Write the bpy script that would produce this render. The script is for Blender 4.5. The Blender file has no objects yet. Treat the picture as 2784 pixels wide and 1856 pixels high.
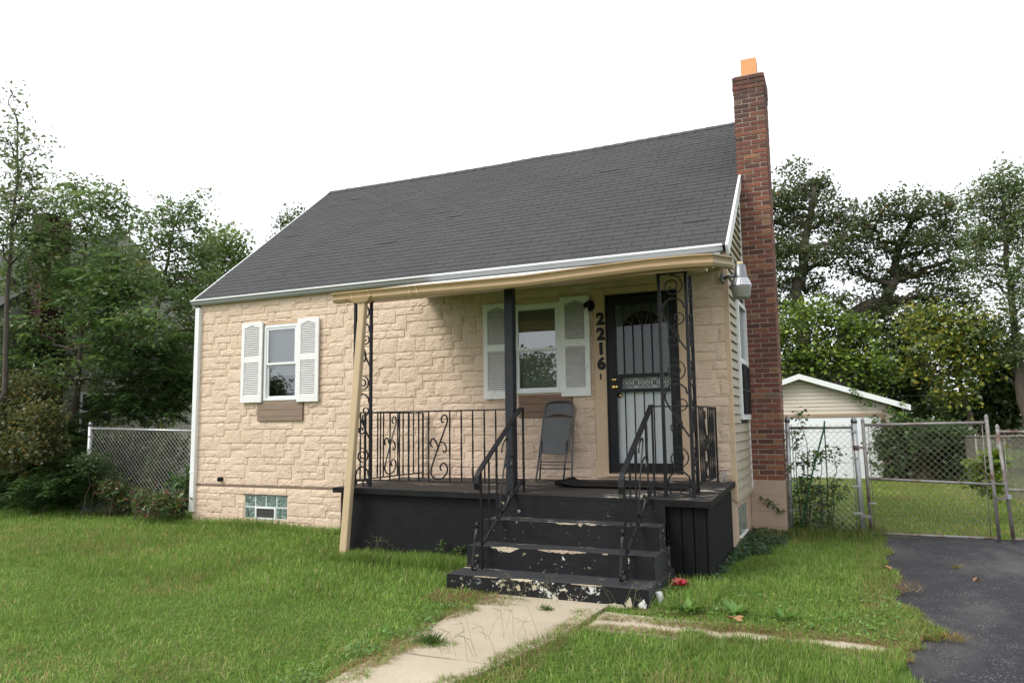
import bpy, bmesh, math, random
import numpy as np
from mathutils import Vector, Matrix

SC = bpy.context.scene
COL = SC.collection
rng = np.random.default_rng(7)
random.seed(7)

# ------------------------------------------------------------------ camera
CAM = np.array([9.5806, -8.8861, 1.5273])
YAW, PITCH, ROLL, FPX = math.radians(24.124), math.radians(6.2782), math.radians(-0.7449), 2009.48
_f = np.array([-math.sin(YAW)*math.cos(PITCH), math.cos(YAW)*math.cos(PITCH), math.sin(PITCH)])
_r0 = np.array([math.cos(YAW), math.sin(YAW), 0.0]); _u0 = np.cross(_r0, _f)
_r = _r0*math.cos(ROLL) + _u0*math.sin(ROLL); _u = -_r0*math.sin(ROLL) + _u0*math.cos(ROLL)
cd = bpy.data.cameras.new('camera'); cam = bpy.data.objects.new('camera', cd); COL.objects.link(cam)
cd.sensor_width = 36.0; cd.lens = FPX/2784*36.0; cd.clip_end = 600; cd.clip_start = .05
cam.matrix_world = Matrix(((_r[0], _u[0], -_f[0], CAM[0]), (_r[1], _u[1], -_f[1], CAM[1]), (_r[2], _u[2], -_f[2], CAM[2]), (0, 0, 0, 1)))
SC.camera = cam

# ------------------------------------------------------------------ sky (bright overcast), soft sun, exposure
SUN_AZ, SUN_EL = math.radians(-42), math.radians(48)       # from the left, in front of the house
sdir = Vector((math.sin(SUN_AZ)*math.cos(SUN_EL), -math.cos(SUN_AZ)*math.cos(SUN_EL), math.sin(SUN_EL)))
wd = bpy.data.worlds.new('World'); SC.world = wd; wd.use_nodes = True
wn = wd.node_tree.nodes; wl = wd.node_tree.links
bg = wn['Background']
sky = wn.new('ShaderNodeTexSky'); sky.sky_type = 'NISHITA'; sky.sun_disc = False
sky.sun_elevation = SUN_EL; sky.sun_rotation = math.pi + SUN_AZ*-1; sky.dust_density = 4
bw = wn.new('ShaderNodeRGBToBW'); mx = wn.new('ShaderNodeMix'); mx.data_type = 'RGBA'
mx.inputs[0].default_value = 0.85; mx.inputs[7].default_value = (9.6, 9.9, 10.4, 1)
wl.new(sky.outputs[0], bw.inputs[0]); wl.new(bw.outputs[0], mx.inputs[6]); wl.new(mx.outputs[2], bg.inputs[0])
bg.inputs[1].default_value = 0.10
sl = bpy.data.lights.new('sun', 'SUN'); sl.energy = 1.5; sl.angle = math.radians(22); sl.color = (1, .95, .88)
sun = bpy.data.objects.new('sun', sl); COL.objects.link(sun)
sun.rotation_euler = sdir.to_track_quat('Z', 'Y').to_euler()
SC.view_settings.view_transform = 'Standard'; SC.view_settings.look = 'None'
SC.view_settings.exposure = 0.72; SC.view_settings.gamma = 1.0; SC.view_settings.use_curve_mapping = False
SC.render.engine = 'CYCLES'
SC.cycles.max_bounces = 8; SC.cycles.transparent_max_bounces = 16; SC.cycles.use_denoising = True
SC.cycles.caustics_reflective = False; SC.cycles.caustics_refractive = False

# ------------------------------------------------------------------ helpers
S = 2784/2352
def ray(x, y):                                   # direction through a point of the photograph (2352 wide)
    return _f + _r*((x*S - 1392)/FPX) - _u*((y*S - 928)/FPX)
def at(x, y, Y):                                 # that point at the real depth Y
    v = ray(x, y); return CAM + v*((Y - CAM[1])/v[1])
def proj(P):
    v = np.asarray(P, float) - CAM; d = v @ _f
    return 1392 + FPX*(v @ _r)/d, 928 - FPX*(v @ _u)/d, d
def gz(x, y):                                    # the lie of the land
    y = np.asarray(y, float)
    return np.where(y < 0, .02 + .024*np.maximum(y, -9), np.where(y < 2, .02, .02 - .0247*(np.minimum(y, 18) - 2)))
def sg(c):                                       # sRGB 0-255 to linear
    return tuple((v/255/12.92 if v/255 <= .04045 else ((v/255+.055)/1.055)**2.4) for v in c)

class MB:
    def __init__(s): s.v = []; s.f = []
    def quad(s, a, b, c, d):
        n = len(s.v); s.v += [tuple(a), tuple(b), tuple(c), tuple(d)]; s.f.append((n, n+1, n+2, n+3)); return s
    def poly(s, pts):
        n = len(s.v); s.v += [tuple(p) for p in pts]; s.f.append(tuple(range(n, n+len(pts)))); return s
    def box(s, x0, x1, y0, y1, z0, z1):
        n = len(s.v)
        s.v += [(x0,y0,z0),(x1,y0,z0),(x1,y1,z0),(x0,y1,z0),(x0,y0,z1),(x1,y0,z1),(x1,y1,z1),(x0,y1,z1)]
        s.f += [tuple(n+i for i in q) for q in ((0,3,2,1),(4,5,6,7),(0,1,5,4),(1,2,6,5),(2,3,7,6),(3,0,4,7))]; return s
    def hexa(s, p):                              # 8 corners: bottom 4, top 4
        n = len(s.v); s.v += [tuple(q) for q in p]
        s.f += [tuple(n+i for i in q) for q in ((0,3,2,1),(4,5,6,7),(0,1,5,4),(1,2,6,5),(2,3,7,6),(3,0,4,7))]; return s
    def tube(s, pts, r, n=6, cap=True, sq=None, twist=0.0):  # r a number or list; sq=(w,h) makes a flat bar
        pts = [np.asarray(p, float) for p in pts]; m = len(pts)
        rr = r if hasattr(r, '__len__') else [r]*m
        t0 = pts[1]-pts[0]; t0 = t0/np.linalg.norm(t0)
        a = np.array([0,0,1.]) if abs(t0[2]) < .9 else np.array([0,1.,0])
        nrm = np.cross(t0, a); nrm /= np.linalg.norm(nrm)
        base = len(s.v)
        for i in range(m):
            t = pts[min(i+1,m-1)] - pts[max(i-1,0)]; L = np.linalg.norm(t); t = t/L if L > 1e-9 else t0
            nrm = nrm - t*(nrm@t); nrm /= max(np.linalg.norm(nrm), 1e-9); b = np.cross(t, nrm)
            if sq:
                for (p, q) in ((-1,-1),(1,-1),(1,1),(-1,1)): s.v.append(tuple(pts[i] + nrm*p*sq[0]/2 + b*q*sq[1]/2))
            else:
                for k in range(n):
                    an = 2*math.pi*k/n + twist*i; s.v.append(tuple(pts[i] + rr[i]*(nrm*math.cos(an) + b*math.sin(an))))
        k = 4 if sq else n
        for i in range(m-1):
            for j in range(k):
                s.f.append((base+i*k+j, base+i*k+(j+1)%k, base+(i+1)*k+(j+1)%k, base+(i+1)*k+j))
        if cap:
            s.f.append(tuple(base+j for j in reversed(range(k)))); s.f.append(tuple(base+(m-1)*k+j for j in range(k)))
        return s
    def lathe(s, c, prof, n=16):                 # profile (radius, z) about a vertical axis at c
        base = len(s.v)
        for (r, z) in prof:
            for k in range(n): s.v.append((c[0]+r*math.cos(2*math.pi*k/n), c[1]+r*math.sin(2*math.pi*k/n), c[2]+z))
        for i in range(len(prof)-1):
            for k in range(n): s.f.append((base+i*n+k, base+i*n+(k+1)%n, base+(i+1)*n+(k+1)%n, base+(i+1)*n+k))
        s.f.append(tuple(base+k for k in reversed(range(n)))); s.f.append(tuple(base+(len(prof)-1)*n+k for k in range(n)))
        return s
    def extr(s, prof, x0, x1):                   # closed (y,z) profile swept along X
        base = len(s.v); n = len(prof)
        for x in (x0, x1): s.v += [(x, p[0], p[1]) for p in prof]
        for i in range(n): s.f.append((base+i, base+n+i, base+n+(i+1)%n, base+(i+1)%n))
        s.f.append(tuple(base+i for i in range(n))); s.f.append(tuple(base+n+i for i in reversed(range(n)))); return s
    def mesh(s, name):
        me = bpy.data.meshes.new(name); me.from_pydata(s.v, [], s.f); me.update(); return me
    def build(s, name, mat, parent=None, smooth=False, bevel=0.0, fix=True):
        me = s.mesh(name)
        if fix:
            bm = bmesh.new(); bm.from_mesh(me); bmesh.ops.recalc_face_normals(bm, faces=bm.faces); bm.to_mesh(me); bm.free()
        me.materials.append(mat)
        if smooth: me.polygons.foreach_set('use_smooth', [True]*len(me.polygons))
        o = bpy.data.objects.new(name, me); COL.objects.link(o)
        if parent: o.parent = parent
        if bevel:
            b = o.modifiers.new('bevel', 'BEVEL'); b.width = bevel; b.segments = 2; b.limit_method = 'ANGLE'
        return o

def tag(o, label=None, cat=None, group=None, kind=None):
    for k, v in (('label', label), ('category', cat), ('group', group), ('kind', kind)):
        if v: o[k] = v
    return o
def empty(name, loc=(0,0,0), parent=None):
    o = bpy.data.objects.new(name, None); COL.objects.link(o); o.empty_display_size = .1
    if parent: o.parent = parent
    o['base'] = tuple(float(v) for v in loc); return o
def share(name, me, parent, loc=(0,0,0), rot=None, scale=None):
    o = bpy.data.objects.new(name, me); COL.objects.link(o); o.parent = parent; o.location = loc
    if rot: o.rotation_euler = rot
    if scale: o.scale = scale
    return o
def vnoise(x, y, s, seed):                       # smooth value noise in the plane
    g = np.random.default_rng(seed).random((128, 128)); x = np.asarray(x)/s + 40; y = np.asarray(y)/s + 40
    i = np.floor(x).astype(int); j = np.floor(y).astype(int); u = x-i; v = y-j; u = u*u*(3-2*u); v = v*v*(3-2*v)
    a = g[i%128, j%128]; b = g[(i+1)%128, j%128]; c = g[i%128, (j+1)%128]; d = g[(i+1)%128, (j+1)%128]
    return a*(1-u)*(1-v)+b*u*(1-v)+c*(1-u)*v+d*u*v

# ------------------------------------------------------------------ materials
def newmat(name):
    m = bpy.data.materials.new(name); m.use_nodes = True; nt = m.node_tree; p = nt.nodes['Principled BSDF']
    return m, nt, p
def N(nt, t, **kw):
    n = nt.nodes.new('ShaderNode'+t)
    for k, v in kw.items(): setattr(n, k, v)
    return n
def coords(nt, kind='Object', scale=(1,1,1), rot=(0,0,0)):
    tc = N(nt, 'TexCoord'); mp = N(nt, 'Mapping'); mp.inputs['Scale'].default_value = scale; mp.inputs['Rotation'].default_value = rot
    if kind == 'World':
        g = N(nt, 'NewGeometry'); nt.links.new(g.outputs['Position'], mp.inputs[0])
    else: nt.links.new(tc.outputs[kind], mp.inputs[0])
    return mp.outputs[0]
def noise(nt, vec, scale, detail=4, rough=.55, dist=0):
    n = N(nt, 'TexNoise'); n.inputs['Scale'].default_value = scale; n.inputs['Detail'].default_value = detail
    n.inputs['Roughness'].default_value = rough; n.inputs['Distortion'].default_value = dist
    nt.links.new(vec, n.inputs['Vector']); return n.outputs['Fac']
def ramp(nt, fac, stops):
    r = N(nt, 'ValToRGB'); e = r.color_ramp.elements
    while len(e) < len(stops): e.new(.5)
    for k, (p, c) in enumerate(stops): e[k].position = p; e[k].color = (*c[:3], 1) if hasattr(c, '__len__') else (c, c, c, 1)
    nt.links.new(fac, r.inputs[0]); return r.outputs[0]
def mix(nt, fac, a, b, mode='MIX'):
    m = N(nt, 'Mix', data_type='RGBA', blend_type=mode)
    for sock, v in ((m.inputs[0], fac), (m.inputs[6], a), (m.inputs[7], b)):
        if hasattr(v, 'links'): nt.links.new(v, sock)
        elif hasattr(v, '__len__'): sock.default_value = (*v[:3], 1)
        else: sock.default_value = v
    return m.outputs[2]
def bump(nt, p, h, strength, dist=.01):
    b = N(nt, 'Bump'); b.inputs['Strength'].default_value = strength; b.inputs['Distance'].default_value = dist
    nt.links.new(h, b.inputs['Height']); nt.links.new(b.outputs[0], p.inputs['Normal'])
def pieces(nt):                                  # a random number for each piece, object or island
    oi = N(nt, 'ObjectInfo'); g = N(nt, 'NewGeometry'); a = N(nt, 'Math', operation='ADD'); f = N(nt, 'Math', operation='FRACT')
    nt.links.new(oi.outputs['Random'], a.inputs[0]); nt.links.new(g.outputs['Random Per Island'], a.inputs[1]); nt.links.new(a.outputs[0], f.inputs[0])
    return f.outputs[0]
def plain(name, col, rough=.6, var=.12, nscale=6, bscale=0, bstr=.3, metal=0, dirt=None, dscale=3, dlo=.55, dhi=.75, stretch=(1,1,1), spec=.5):
    m, nt, p = newmat(name); p.inputs['Specular IOR Level'].default_value = spec; v = coords(nt, 'World', stretch)
    c = ramp(nt, noise(nt, v, nscale, 5), ((.25, tuple(x*(1-var) for x in col)), (.75, tuple(min(1, x*(1+var)) for x in col))))
    if dirt:
        k = ramp(nt, noise(nt, v, dscale, 6, .65), ((dlo, 0), (dhi, 1))); c = mix(nt, k, c, dirt)
    nt.links.new(c, p.inputs['Base Color']); p.inputs['Roughness'].default_value = rough; p.inputs['Metallic'].default_value = metal
    if bscale: bump(nt, p, noise(nt, v, bscale, 5), bstr)
    return m

M = {}
# cream painted formed stone: chiselled relief as fine bump
def stone_mat():
    m, nt, p = newmat('cream_painted_stone'); w = coords(nt, 'World')
    big = ramp(nt, noise(nt, w, 1.3, 4), ((.3, (.73,.552,.415)), (.7, (.79,.607,.465))))
    gr = ramp(nt, noise(nt, w, 9, 6, .7), ((.62, 0), (.82, 1))); c = mix(nt, gr, big, (.52,.395,.295))
    sc = ramp(nt, noise(nt, w, 34, 2, .5), ((.74, 0), (.78, .6))); sc2 = ramp(nt, noise(nt, w, .9, 2), ((.6, 0), (.7, 1)))
    s3 = N(nt, 'Math', operation='MULTIPLY'); nt.links.new(sc, s3.inputs[0]); nt.links.new(sc2, s3.inputs[1])
    c = mix(nt, s3.outputs[0], c, (.30,.30,.29))
    c = mix(nt, 1.0, c, ramp(nt, pieces(nt), ((0, (.90,.89,.87)), (1, (1,1,1)))), 'MULTIPLY')
    nt.links.new(c, p.inputs['Base Color']); p.inputs['Roughness'].default_value = .62
    v = coords(nt, 'World', (14, 14, 40), (0, .5, 0))
    h = noise(nt, v, 1.0, 6, .62, .9); bump(nt, p, h, 1.0, .021); return m
M['stone'] = stone_mat()
M['joint'] = plain('painted_joint', (.68,.53,.40), .8, .1, 12, 60, .3)
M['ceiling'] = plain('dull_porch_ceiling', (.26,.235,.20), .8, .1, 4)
M['wall_shadow'] = plain('painted_wall_shadow', (.20,.14,.10), .9, .2, 12)  # dark tone standing in for the shade under the wall stones
M['trim'] = plain('cream_painted_board', (.59,.42,.28), .55, .07, 8, 70, .08, dirt=(.33,.22,.14), dscale=5, dlo=.66, dhi=.8)
M['tan'] = plain('tan_painted_metal', (.49,.335,.190), .4, .06, 7, 0, dirt=(.30,.20,.11), dscale=6, dlo=.64, dhi=.8)
M['tan_faded'] = plain('tan_faded_metal', (.34,.27,.19), .5, .12, 9)
M['spout'] = plain('cream_downspout_metal', (.60,.45,.29), .42, .06, 5, 0, dirt=(.30,.19,.10), dscale=9, dlo=.70, dhi=.78)
M['gutter'] = plain('shaded_white_gutter_metal', (.34,.35,.35), .35, .05, 5, 0, dirt=(.30,.30,.28), dscale=4, dlo=.56, dhi=.78, stretch=(.4,1,4))  # white gutter greyed, with the shade on its face put into the colour
M['white'] = plain('white_vinyl', (.78,.79,.79), .4, .03, 6)
M['shutter'] = plain('white_shutter_plastic', (.80,.785,.775), .5, .04, 10, 0, dirt=(.52,.49,.44), dscale=12, dlo=.58, dhi=.8)
M['slat_shadow'] = plain('painted_slat_shadow', (.16,.145,.125), .8, .1, 8)  # dark tone painted in for the shade between shutter slats
M['roof_white'] = plain('white_coated_sheet', (.66,.67,.66), .5, .06, 4, 30, .15, dirt=(.05,.05,.04), dscale=5, dlo=.63, dhi=.72)
M['steel'] = plain('galvanised_steel', (.44,.45,.45), .42, .14, 14, 50, .08, metal=.55, dirt=(.20,.16,.13), dscale=10, dlo=.62, dhi=.8)
M['rusty'] = plain('weathered_gate_tube', (.25,.235,.225), .6, .25, 12, 40, .15, metal=.3, dirt=(.13,.065,.045), dscale=5, dlo=.5, dhi=.66)
M['wire'] = plain('fence_wire', (.50,.50,.48), .5, .2, 8, metal=.2)
M['wire_old'] = plain('weathered_fence_wire', (.19,.17,.15), .6, .25, 5, metal=.3, dirt=(.13,.065,.045), dscale=2, dlo=.5, dhi=.7)
M['iron'] = plain('black_painted_iron', (.009,.009,.011), .45, .25, 30, 90, .15, dirt=(.10,.10,.10), dscale=40, dlo=.75, dhi=.79, spec=.28)
M['black'] = plain('black_plastic', (.008,.008,.009), .45, .1, 10, spec=.25)
M['post'] = plain('blue_black_painted_post', (.018,.019,.025), .55, .2, 9, 60, .12, spec=.3)
M['brass'] = plain('brass', (.75,.52,.22), .22, .1, 10, metal=1)
M['chair'] = plain('grey_painted_chair_metal', (.066,.067,.068), .38, .16, 6, 60, .05, metal=.2, dirt=(.07,.05,.04), dscale=14, dlo=.68, dhi=.8)
M['mat'] = plain('black_rubber', (.008,.0075,.0075), .85, .2, 30, 120, .4, spec=.2)
M['dark'] = plain('dark_interior_and_gaps', (.05,.047,.043), .9, .1, 3)
M['blind'] = plain('pale_blind', (.62,.63,.60), .6, .04, 5)
M['shade'] = plain('grey_green_shade', (.46,.48,.40), .7, .05, 5)
M['door'] = plain('white_door_paint', (.66,.70,.70), .45, .04, 4, 0, dirt=(.42,.44,.43), dscale=7, dlo=.62, dhi=.85)
M['plank'] = plain('weathered_brown_plank', (.215,.125,.078), .7, .30, 2.5, 30, .3, dirt=(.16,.13,.125), dscale=5, dlo=.52, dhi=.7, stretch=(1,1,9))
M['plank_grey'] = plain('greyed_brown_plank', (.26,.175,.12), .75, .25, 2.5, 30, .3, dirt=(.22,.20,.20), dscale=4, dlo=.5, dhi=.68, stretch=(1,1,8))
def siding_mat(name, c, moss=None):
    m, nt, p = newmat(name); w = coords(nt, 'World')
    b = ramp(nt, noise(nt, w, 2.0, 4), ((.3, tuple(x*.93 for x in c)), (.7, c)))
    if moss:
        k = ramp(nt, noise(nt, coords(nt, 'World', (1, 1.4, 1)), 2.2, 3), ((.58, 0), (.74, .6))); b = mix(nt, k, b, moss)
    nt.links.new(b, p.inputs['Base Color']); p.inputs['Roughness'].default_value = .5
    bump(nt, p, noise(nt, coords(nt, 'World', (1, .2, 6)), 30, 3), .08); return m
M['siding'] = siding_mat('beige_vinyl_siding', (.36,.32,.235), (.22,.22,.10))
M['siding_pale'] = siding_mat('pale_garage_siding', (.60,.53,.44))
M['siding_far'] = siding_mat('pale_neighbour_siding', (.34,.33,.29))
M['brick_far'] = plain('dark_old_brick', (.075,.030,.024), .9, .35, 6, 30, .4, dirt=(.03,.025,.024), dscale=2, dlo=.45, dhi=.7, stretch=(1,1,3))
def brick_mat(name, dark=1.0):
    m, nt, p = newmat(name); w = coords(nt, 'World'); r = pieces(nt)
    c = ramp(nt, r, ((0, (.085,.036,.028)), (.18, (.135,.049,.035)), (.55, (.185,.062,.040)), (.82, (.235,.082,.048)), (.93, (.28,.125,.062)), (1, (.20,.13,.08))))
    c = mix(nt, ramp(nt, noise(nt, w, 22, 5, .7), ((.40, 0), (.80, .42))), c, (.06,.032,.027))
    hz = N(nt, 'SeparateXYZ'); g = N(nt, 'NewGeometry'); nt.links.new(g.outputs['Position'], hz.inputs[0])
    soot = N(nt, 'MapRange'); soot.inputs[1].default_value = 5.2; soot.inputs[2].default_value = 6.3; nt.links.new(hz.outputs[2], soot.inputs[0])
    so = N(nt, 'Math', operation='MULTIPLY'); nt.links.new(soot.outputs[0], so.inputs[0]); nt.links.new(ramp(nt, noise(nt, w, 7, 4), ((.3, 0), (.7, .9))), so.inputs[1])
    c = mix(nt, so.outputs[0], c, (.03,.028,.030))
    nt.links.new(c, p.inputs['Base Color']); p.inputs['Roughness'].default_value = .85
    bump(nt, p, noise(nt, w, 70, 5, .7), .5, .006); return m
M['brick'] = brick_mat('red_brick')
M['mortar'] = plain('grey_mortar', (.34,.285,.235), .95, .25, 14, 80, .5, dirt=(.13,.10,.085), dscale=5, dlo=.52, dhi=.75)
M['block'] = plain('tan_painted_block', (.42,.315,.235), .8, .07, 5, 60, .35, dirt=(.25,.18,.13), dscale=5, dlo=.62, dhi=.82)
M['flue'] = plain('orange_clay_flue', (.72,.33,.13), .6, .1, 6, 40, .1)
def shingle_mat():
    m, nt, p = newmat('charcoal_shingle'); w = coords(nt, 'World'); r = pieces(nt)
    c = ramp(nt, r, ((0, (.029,.028,.030)), (.5, (.034,.033,.035)), (1, (.040,.039,.041))))
    c = mix(nt, ramp(nt, noise(nt, w, .8, 4, .6), ((.35, 0), (.75, .5))), c, (.053,.051,.051))
    c = mix(nt, ramp(nt, noise(nt, w, 260, 2), ((.3, 0), (.8, .6))), c, (.075,.073,.076))
    nt.links.new(c, p.inputs['Base Color']); p.inputs['Roughness'].default_value = .9
    bump(nt, p, noise(nt, w, 300, 2), .4, .004); return m
M['shingle'] = shingle_mat()
def black_paint(name, amount, zfade=None, tan=(.42,.33,.22), white=(.62,.61,.56), base=(.0075,.0075,.0085), scale=7, stretch=(1,1,1)):
    m, nt, p = newmat(name); p.inputs['Specular IOR Level'].default_value = .22; w = coords(nt, 'World', stretch)
    b = ramp(nt, noise(nt, w, 5, 6, .7), ((.3, base), (.75, tuple(x*2.2 for x in base))))
    k = noise(nt, w, scale, 7, .72)
    lo = .70 - .18*amount; k1 = ramp(nt, k, ((lo, 0), (lo+.015, 1)))
    k2 = ramp(nt, noise(nt, w, 1.3, 3), ((.46, 0), (.56, 1)))
    mm = N(nt, 'Math', operation='MULTIPLY'); nt.links.new(k1, mm.inputs[0]); nt.links.new(k2, mm.inputs[1])
    out = mm.outputs[0]
    col = ramp(nt, noise(nt, w, 2.3, 2), ((.45, tan), (.6, white)))
    nt.links.new(mix(nt, out, b, col), p.inputs['Base Color']); p.inputs['Roughness'].default_value = .62
    bump(nt, p, noise(nt, w, 16, 6, .7), .35, .02); return m
M['blackwall'] = black_paint('black_painted_render', .05, base=(.0055,.0055,.006))
M['blacktread'] = black_paint('chipped_black_tread', .55, scale=9, stretch=(.5, 2.0, 2.0), base=(.020,.020,.022))  # base raised to grey, painting in the sky's sheen on the tread tops
M['blacktread'].node_tree.nodes['Principled BSDF'].inputs['Specular IOR Level'].default_value = .5
M['blackriser'] = black_paint('chipped_black_riser', .36, scale=15)
M['blackbase'] = black_paint('flaking_black_riser', .78, scale=14, tan=(.50,.45,.30), white=(.60,.62,.60))
M['blackfloor'] = black_paint('worn_black_floor', .80, scale=6, stretch=(.6, 1.5, 1.5), tan=(.20,.15,.10), white=(.46,.43,.37), base=(.022,.021,.021))  # real wear, over a base greyed to paint in sky sheen
M['chip_cream'] = plain('bare_cream_paint', (.52,.45,.33), .85, .2, 25, 60, .4, dirt=(.05,.045,.04), dscale=30, dlo=.58, dhi=.64)
M['chip_tan'] = plain('bare_tan_cement', (.42,.33,.24), .9, .2, 20, 60, .4, dirt=(.04,.035,.03), dscale=26, dlo=.58, dhi=.64)
M['chip_white'] = plain('bare_white_paint', (.66,.66,.64), .8, .1, 25, 60, .3, dirt=(.04,.04,.04), dscale=34, dlo=.55, dhi=.60)
M['boardblack'] = plain('black_rough_board', (.008,.008,.0085), .75, .4, 3, 40, .6, stretch=(6,6,.6), spec=.2)
def glass_mat(name, refl=.30, tint=(.8,.85,.82)):
    m, nt, p = newmat(name); nt.nodes.remove(p)
    out = nt.nodes['Material Output']; tr = N(nt, 'BsdfTransparent'); gl = N(nt, 'BsdfGlossy'); lw = N(nt, 'Fresnel'); ms = N(nt, 'MixShader')
    tr.inputs[0].default_value = (*tint, 1); gl.inputs['Roughness'].default_value = .012; gl.inputs[0].default_value = (.95,.97,1,1); lw.inputs[0].default_value = 1.5
    ad = N(nt, 'Math', operation='ADD'); ad.inputs[1].default_value = refl; ad.use_clamp = True
    nt.links.new(lw.outputs[0], ad.inputs[0]); nt.links.new(ad.outputs[0], ms.inputs[0]); nt.links.new(tr.outputs[0], ms.inputs[1]); nt.links.new(gl.outputs[0], ms.inputs[2])
    nb = N(nt, 'Bump'); nb.inputs['Strength'].default_value = .03; nb.inputs['Distance'].default_value = .02; nt.links.new(noise(nt, coords(nt, 'World'), 2.2, 1), nb.inputs['Height'])
    nt.links.new(nb.outputs[0], gl.inputs['Normal']); nt.links.new(ms.outputs[0], out.inputs[0]); return m
M['glass'] = glass_mat('window_glass', .14)
M['glass_dark'] = glass_mat('dim_glass', .0, (.7,.72,.7))
def block_glass():
    m, nt, p = newmat('wavy_glass_block'); w = coords(nt, 'World')
    c = ramp(nt, noise(nt, w, 9, 3, .5, 2.2), ((.3, (.05,.085,.07)), (.5, (.13,.19,.165)), (.66, (.30,.37,.34)), (.75, (.55,.6,.58))))
    nt.links.new(c, p.inputs['Base Color']); p.inputs['Roughness'].default_value = .08; bump(nt, p, noise(nt, w, 12, 3, .5, 2), .7, .03); return m
M['blockglass'] = block_glass()
def jar_mat():
    m, nt, p = newmat('clear_jar_glass'); p.inputs['Transmission Weight'].default_value = .9; p.inputs['Roughness'].default_value = .06; p.inputs['Base Color'].default_value = (.8,.82,.8,1); return m
M['jar'] = jar_mat()
M['lens'] = plain('ribbed_frosted_lens', (.27,.26,.235), .35, .06, 20)
M['alu'] = plain('spun_aluminium', (.20,.205,.215), .35, .08, 6, metal=.85)
M['alu_bright'] = plain('bright_ribbed_aluminium', (.42,.43,.44), .3, .06, 9, metal=.7)
M['photocell'] = plain('yellowed_photocell', (.56,.50,.30), .5, .05, 9)
M['bulb'] = plain('frosted_bulb', (.72,.70,.60), .3, .03, 9)
def ground_mat():
    m, nt, p = newmat('lawn_soil'); w = coords(nt, 'World')
    a = ramp(nt, noise(nt, w, 30, 5, .7), ((.3, (.052,.090,.020)), (.6, (.090,.148,.034)), (.8, (.15,.17,.06))))
    c = mix(nt, ramp(nt, noise(nt, w, .7, 4), ((.60, 0), (.78, .45))), a, (.17,.15,.07))
    nt.links.new(c, p.inputs['Base Color']); p.inputs['Roughness'].default_value = 1; p.inputs['Specular IOR Level'].default_value = .03; bump(nt, p, noise(nt, w, 40, 5, .7), .5, .02); return m
M['ground'] = ground_mat()
def concrete_mat():
    m, nt, p = newmat('pale_concrete'); w = coords(nt, 'World')
    a = ramp(nt, noise(nt, w, 1.6, 6, .65), ((.3, (.37,.31,.225)), (.7, (.46,.395,.295))))
    c = mix(nt, ramp(nt, noise(nt, w, 75, 4, .75), ((.50, 0), (.70, .75))), a, (.25,.20,.145))
    c = mix(nt, ramp(nt, noise(nt, w, 5, 5, .7), ((.64, 0), (.76, .5))), c, (.25,.20,.14))
    nt.links.new(c, p.inputs['Base Color']); p.inputs['Roughness'].default_value = .9; bump(nt, p, noise(nt, w, 140, 4, .7), .35, .006); return m
M['concrete'] = concrete_mat()
def asphalt_mat():
    m, nt, p = newmat('worn_asphalt'); w = coords(nt, 'World')
    a = ramp(nt, noise(nt, w, 60, 5, .75), ((.3, (.019,.019,.022)), (.62, (.036,.036,.041)), (.80, (.095,.095,.10))))
    c = mix(nt, ramp(nt, noise(nt, coords(nt, 'World', (1.1, .6, 1), (0,0,.5)), 1.1, 6, .65), ((.48, 0), (.66, .42))), a, (.125,.118,.114))
    c = mix(nt, ramp(nt, noise(nt, w, 3.5, 5, .7), ((.60, 0), (.72, .55))), c, (.05,.047,.043))
    vo = N(nt, 'TexVoronoi'); vo.inputs['Scale'].default_value = 48; nt.links.new(w, vo.inputs['Vector'])
    sp = ramp(nt, vo.outputs['Distance'], ((.20, 1), (.30, 0))); sel = ramp(nt, noise(nt, w, 5, 4, .7), ((.44, 0), (.60, .8))); q = N(nt, 'Math', operation='MULTIPLY'); nt.links.new(sp, q.inputs[0]); nt.links.new(sel, q.inputs[1]); c = mix(nt, q.outputs[0], c, (.24,.235,.225))
    nt.links.new(c, p.inputs['Base Color']); p.inputs['Roughness'].default_value = .85; p.inputs['Specular IOR Level'].default_value = .25; bump(nt, p, noise(nt, w, 120, 5, .8), .6, .01); return m
M['asphalt'] = asphalt_mat()
def leaf_mat(name, trans=.35, rough=.5, spec=.3):
    m, nt, p = newmat(name); a = N(nt, 'Attribute', attribute_name='col'); out = nt.nodes['Material Output']
    nt.links.new(a.outputs['Color'], p.inputs['Base Color']); p.inputs['Roughness'].default_value = rough; p.inputs['Specular IOR Level'].default_value = spec
    t = N(nt, 'BsdfTranslucent'); ms = N(nt, 'MixShader'); ms.inputs[0].default_value = trans
    nt.links.new(mix(nt, .30, a.outputs['Color'], (.24,.29,.06)), t.inputs[0])
    nt.links.new(p.outputs[0], ms.inputs[1]); nt.links.new(t.outputs[0], ms.inputs[2]); nt.links.new(ms.outputs[0], out.inputs[0]); return m
M['leaf'] = leaf_mat('leaf', .40, .42, .55); M['grass'] = leaf_mat('grass_blade', .42, .75, .06)
M['bark'] = plain('grey_brown_bark', (.075,.060,.048), .9, .35, 5, 25, .8, stretch=(3,3,.7))
M['green_stake'] = plain('green_stake_paint', (.008,.10,.045), .4, .1, 9)
M['garage_door'] = plain('white_garage_door', (.80,.82,.85), .4, .02, 3)
M['brown_trim'] = plain('brown_trim_board', (.34,.235,.165), .6, .1, 5)
M['red'] = plain('red_cloth_petal', (.42,.035,.055), .7, .25, 40)
M['cable'] = plain('dark_cable', (.10,.10,.10), .6, .1, 3)
M['dead_leaf'] = plain('dry_leaf', (.33,.17,.08), .8, .25, 30)
M['stalk'] = plain('purple_green_stalk', (.16,.17,.07), .7, .3, 20)
M['scrap'] = plain('painted_chip', (.60,.62,.62), .6, .1, 30)

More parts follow.
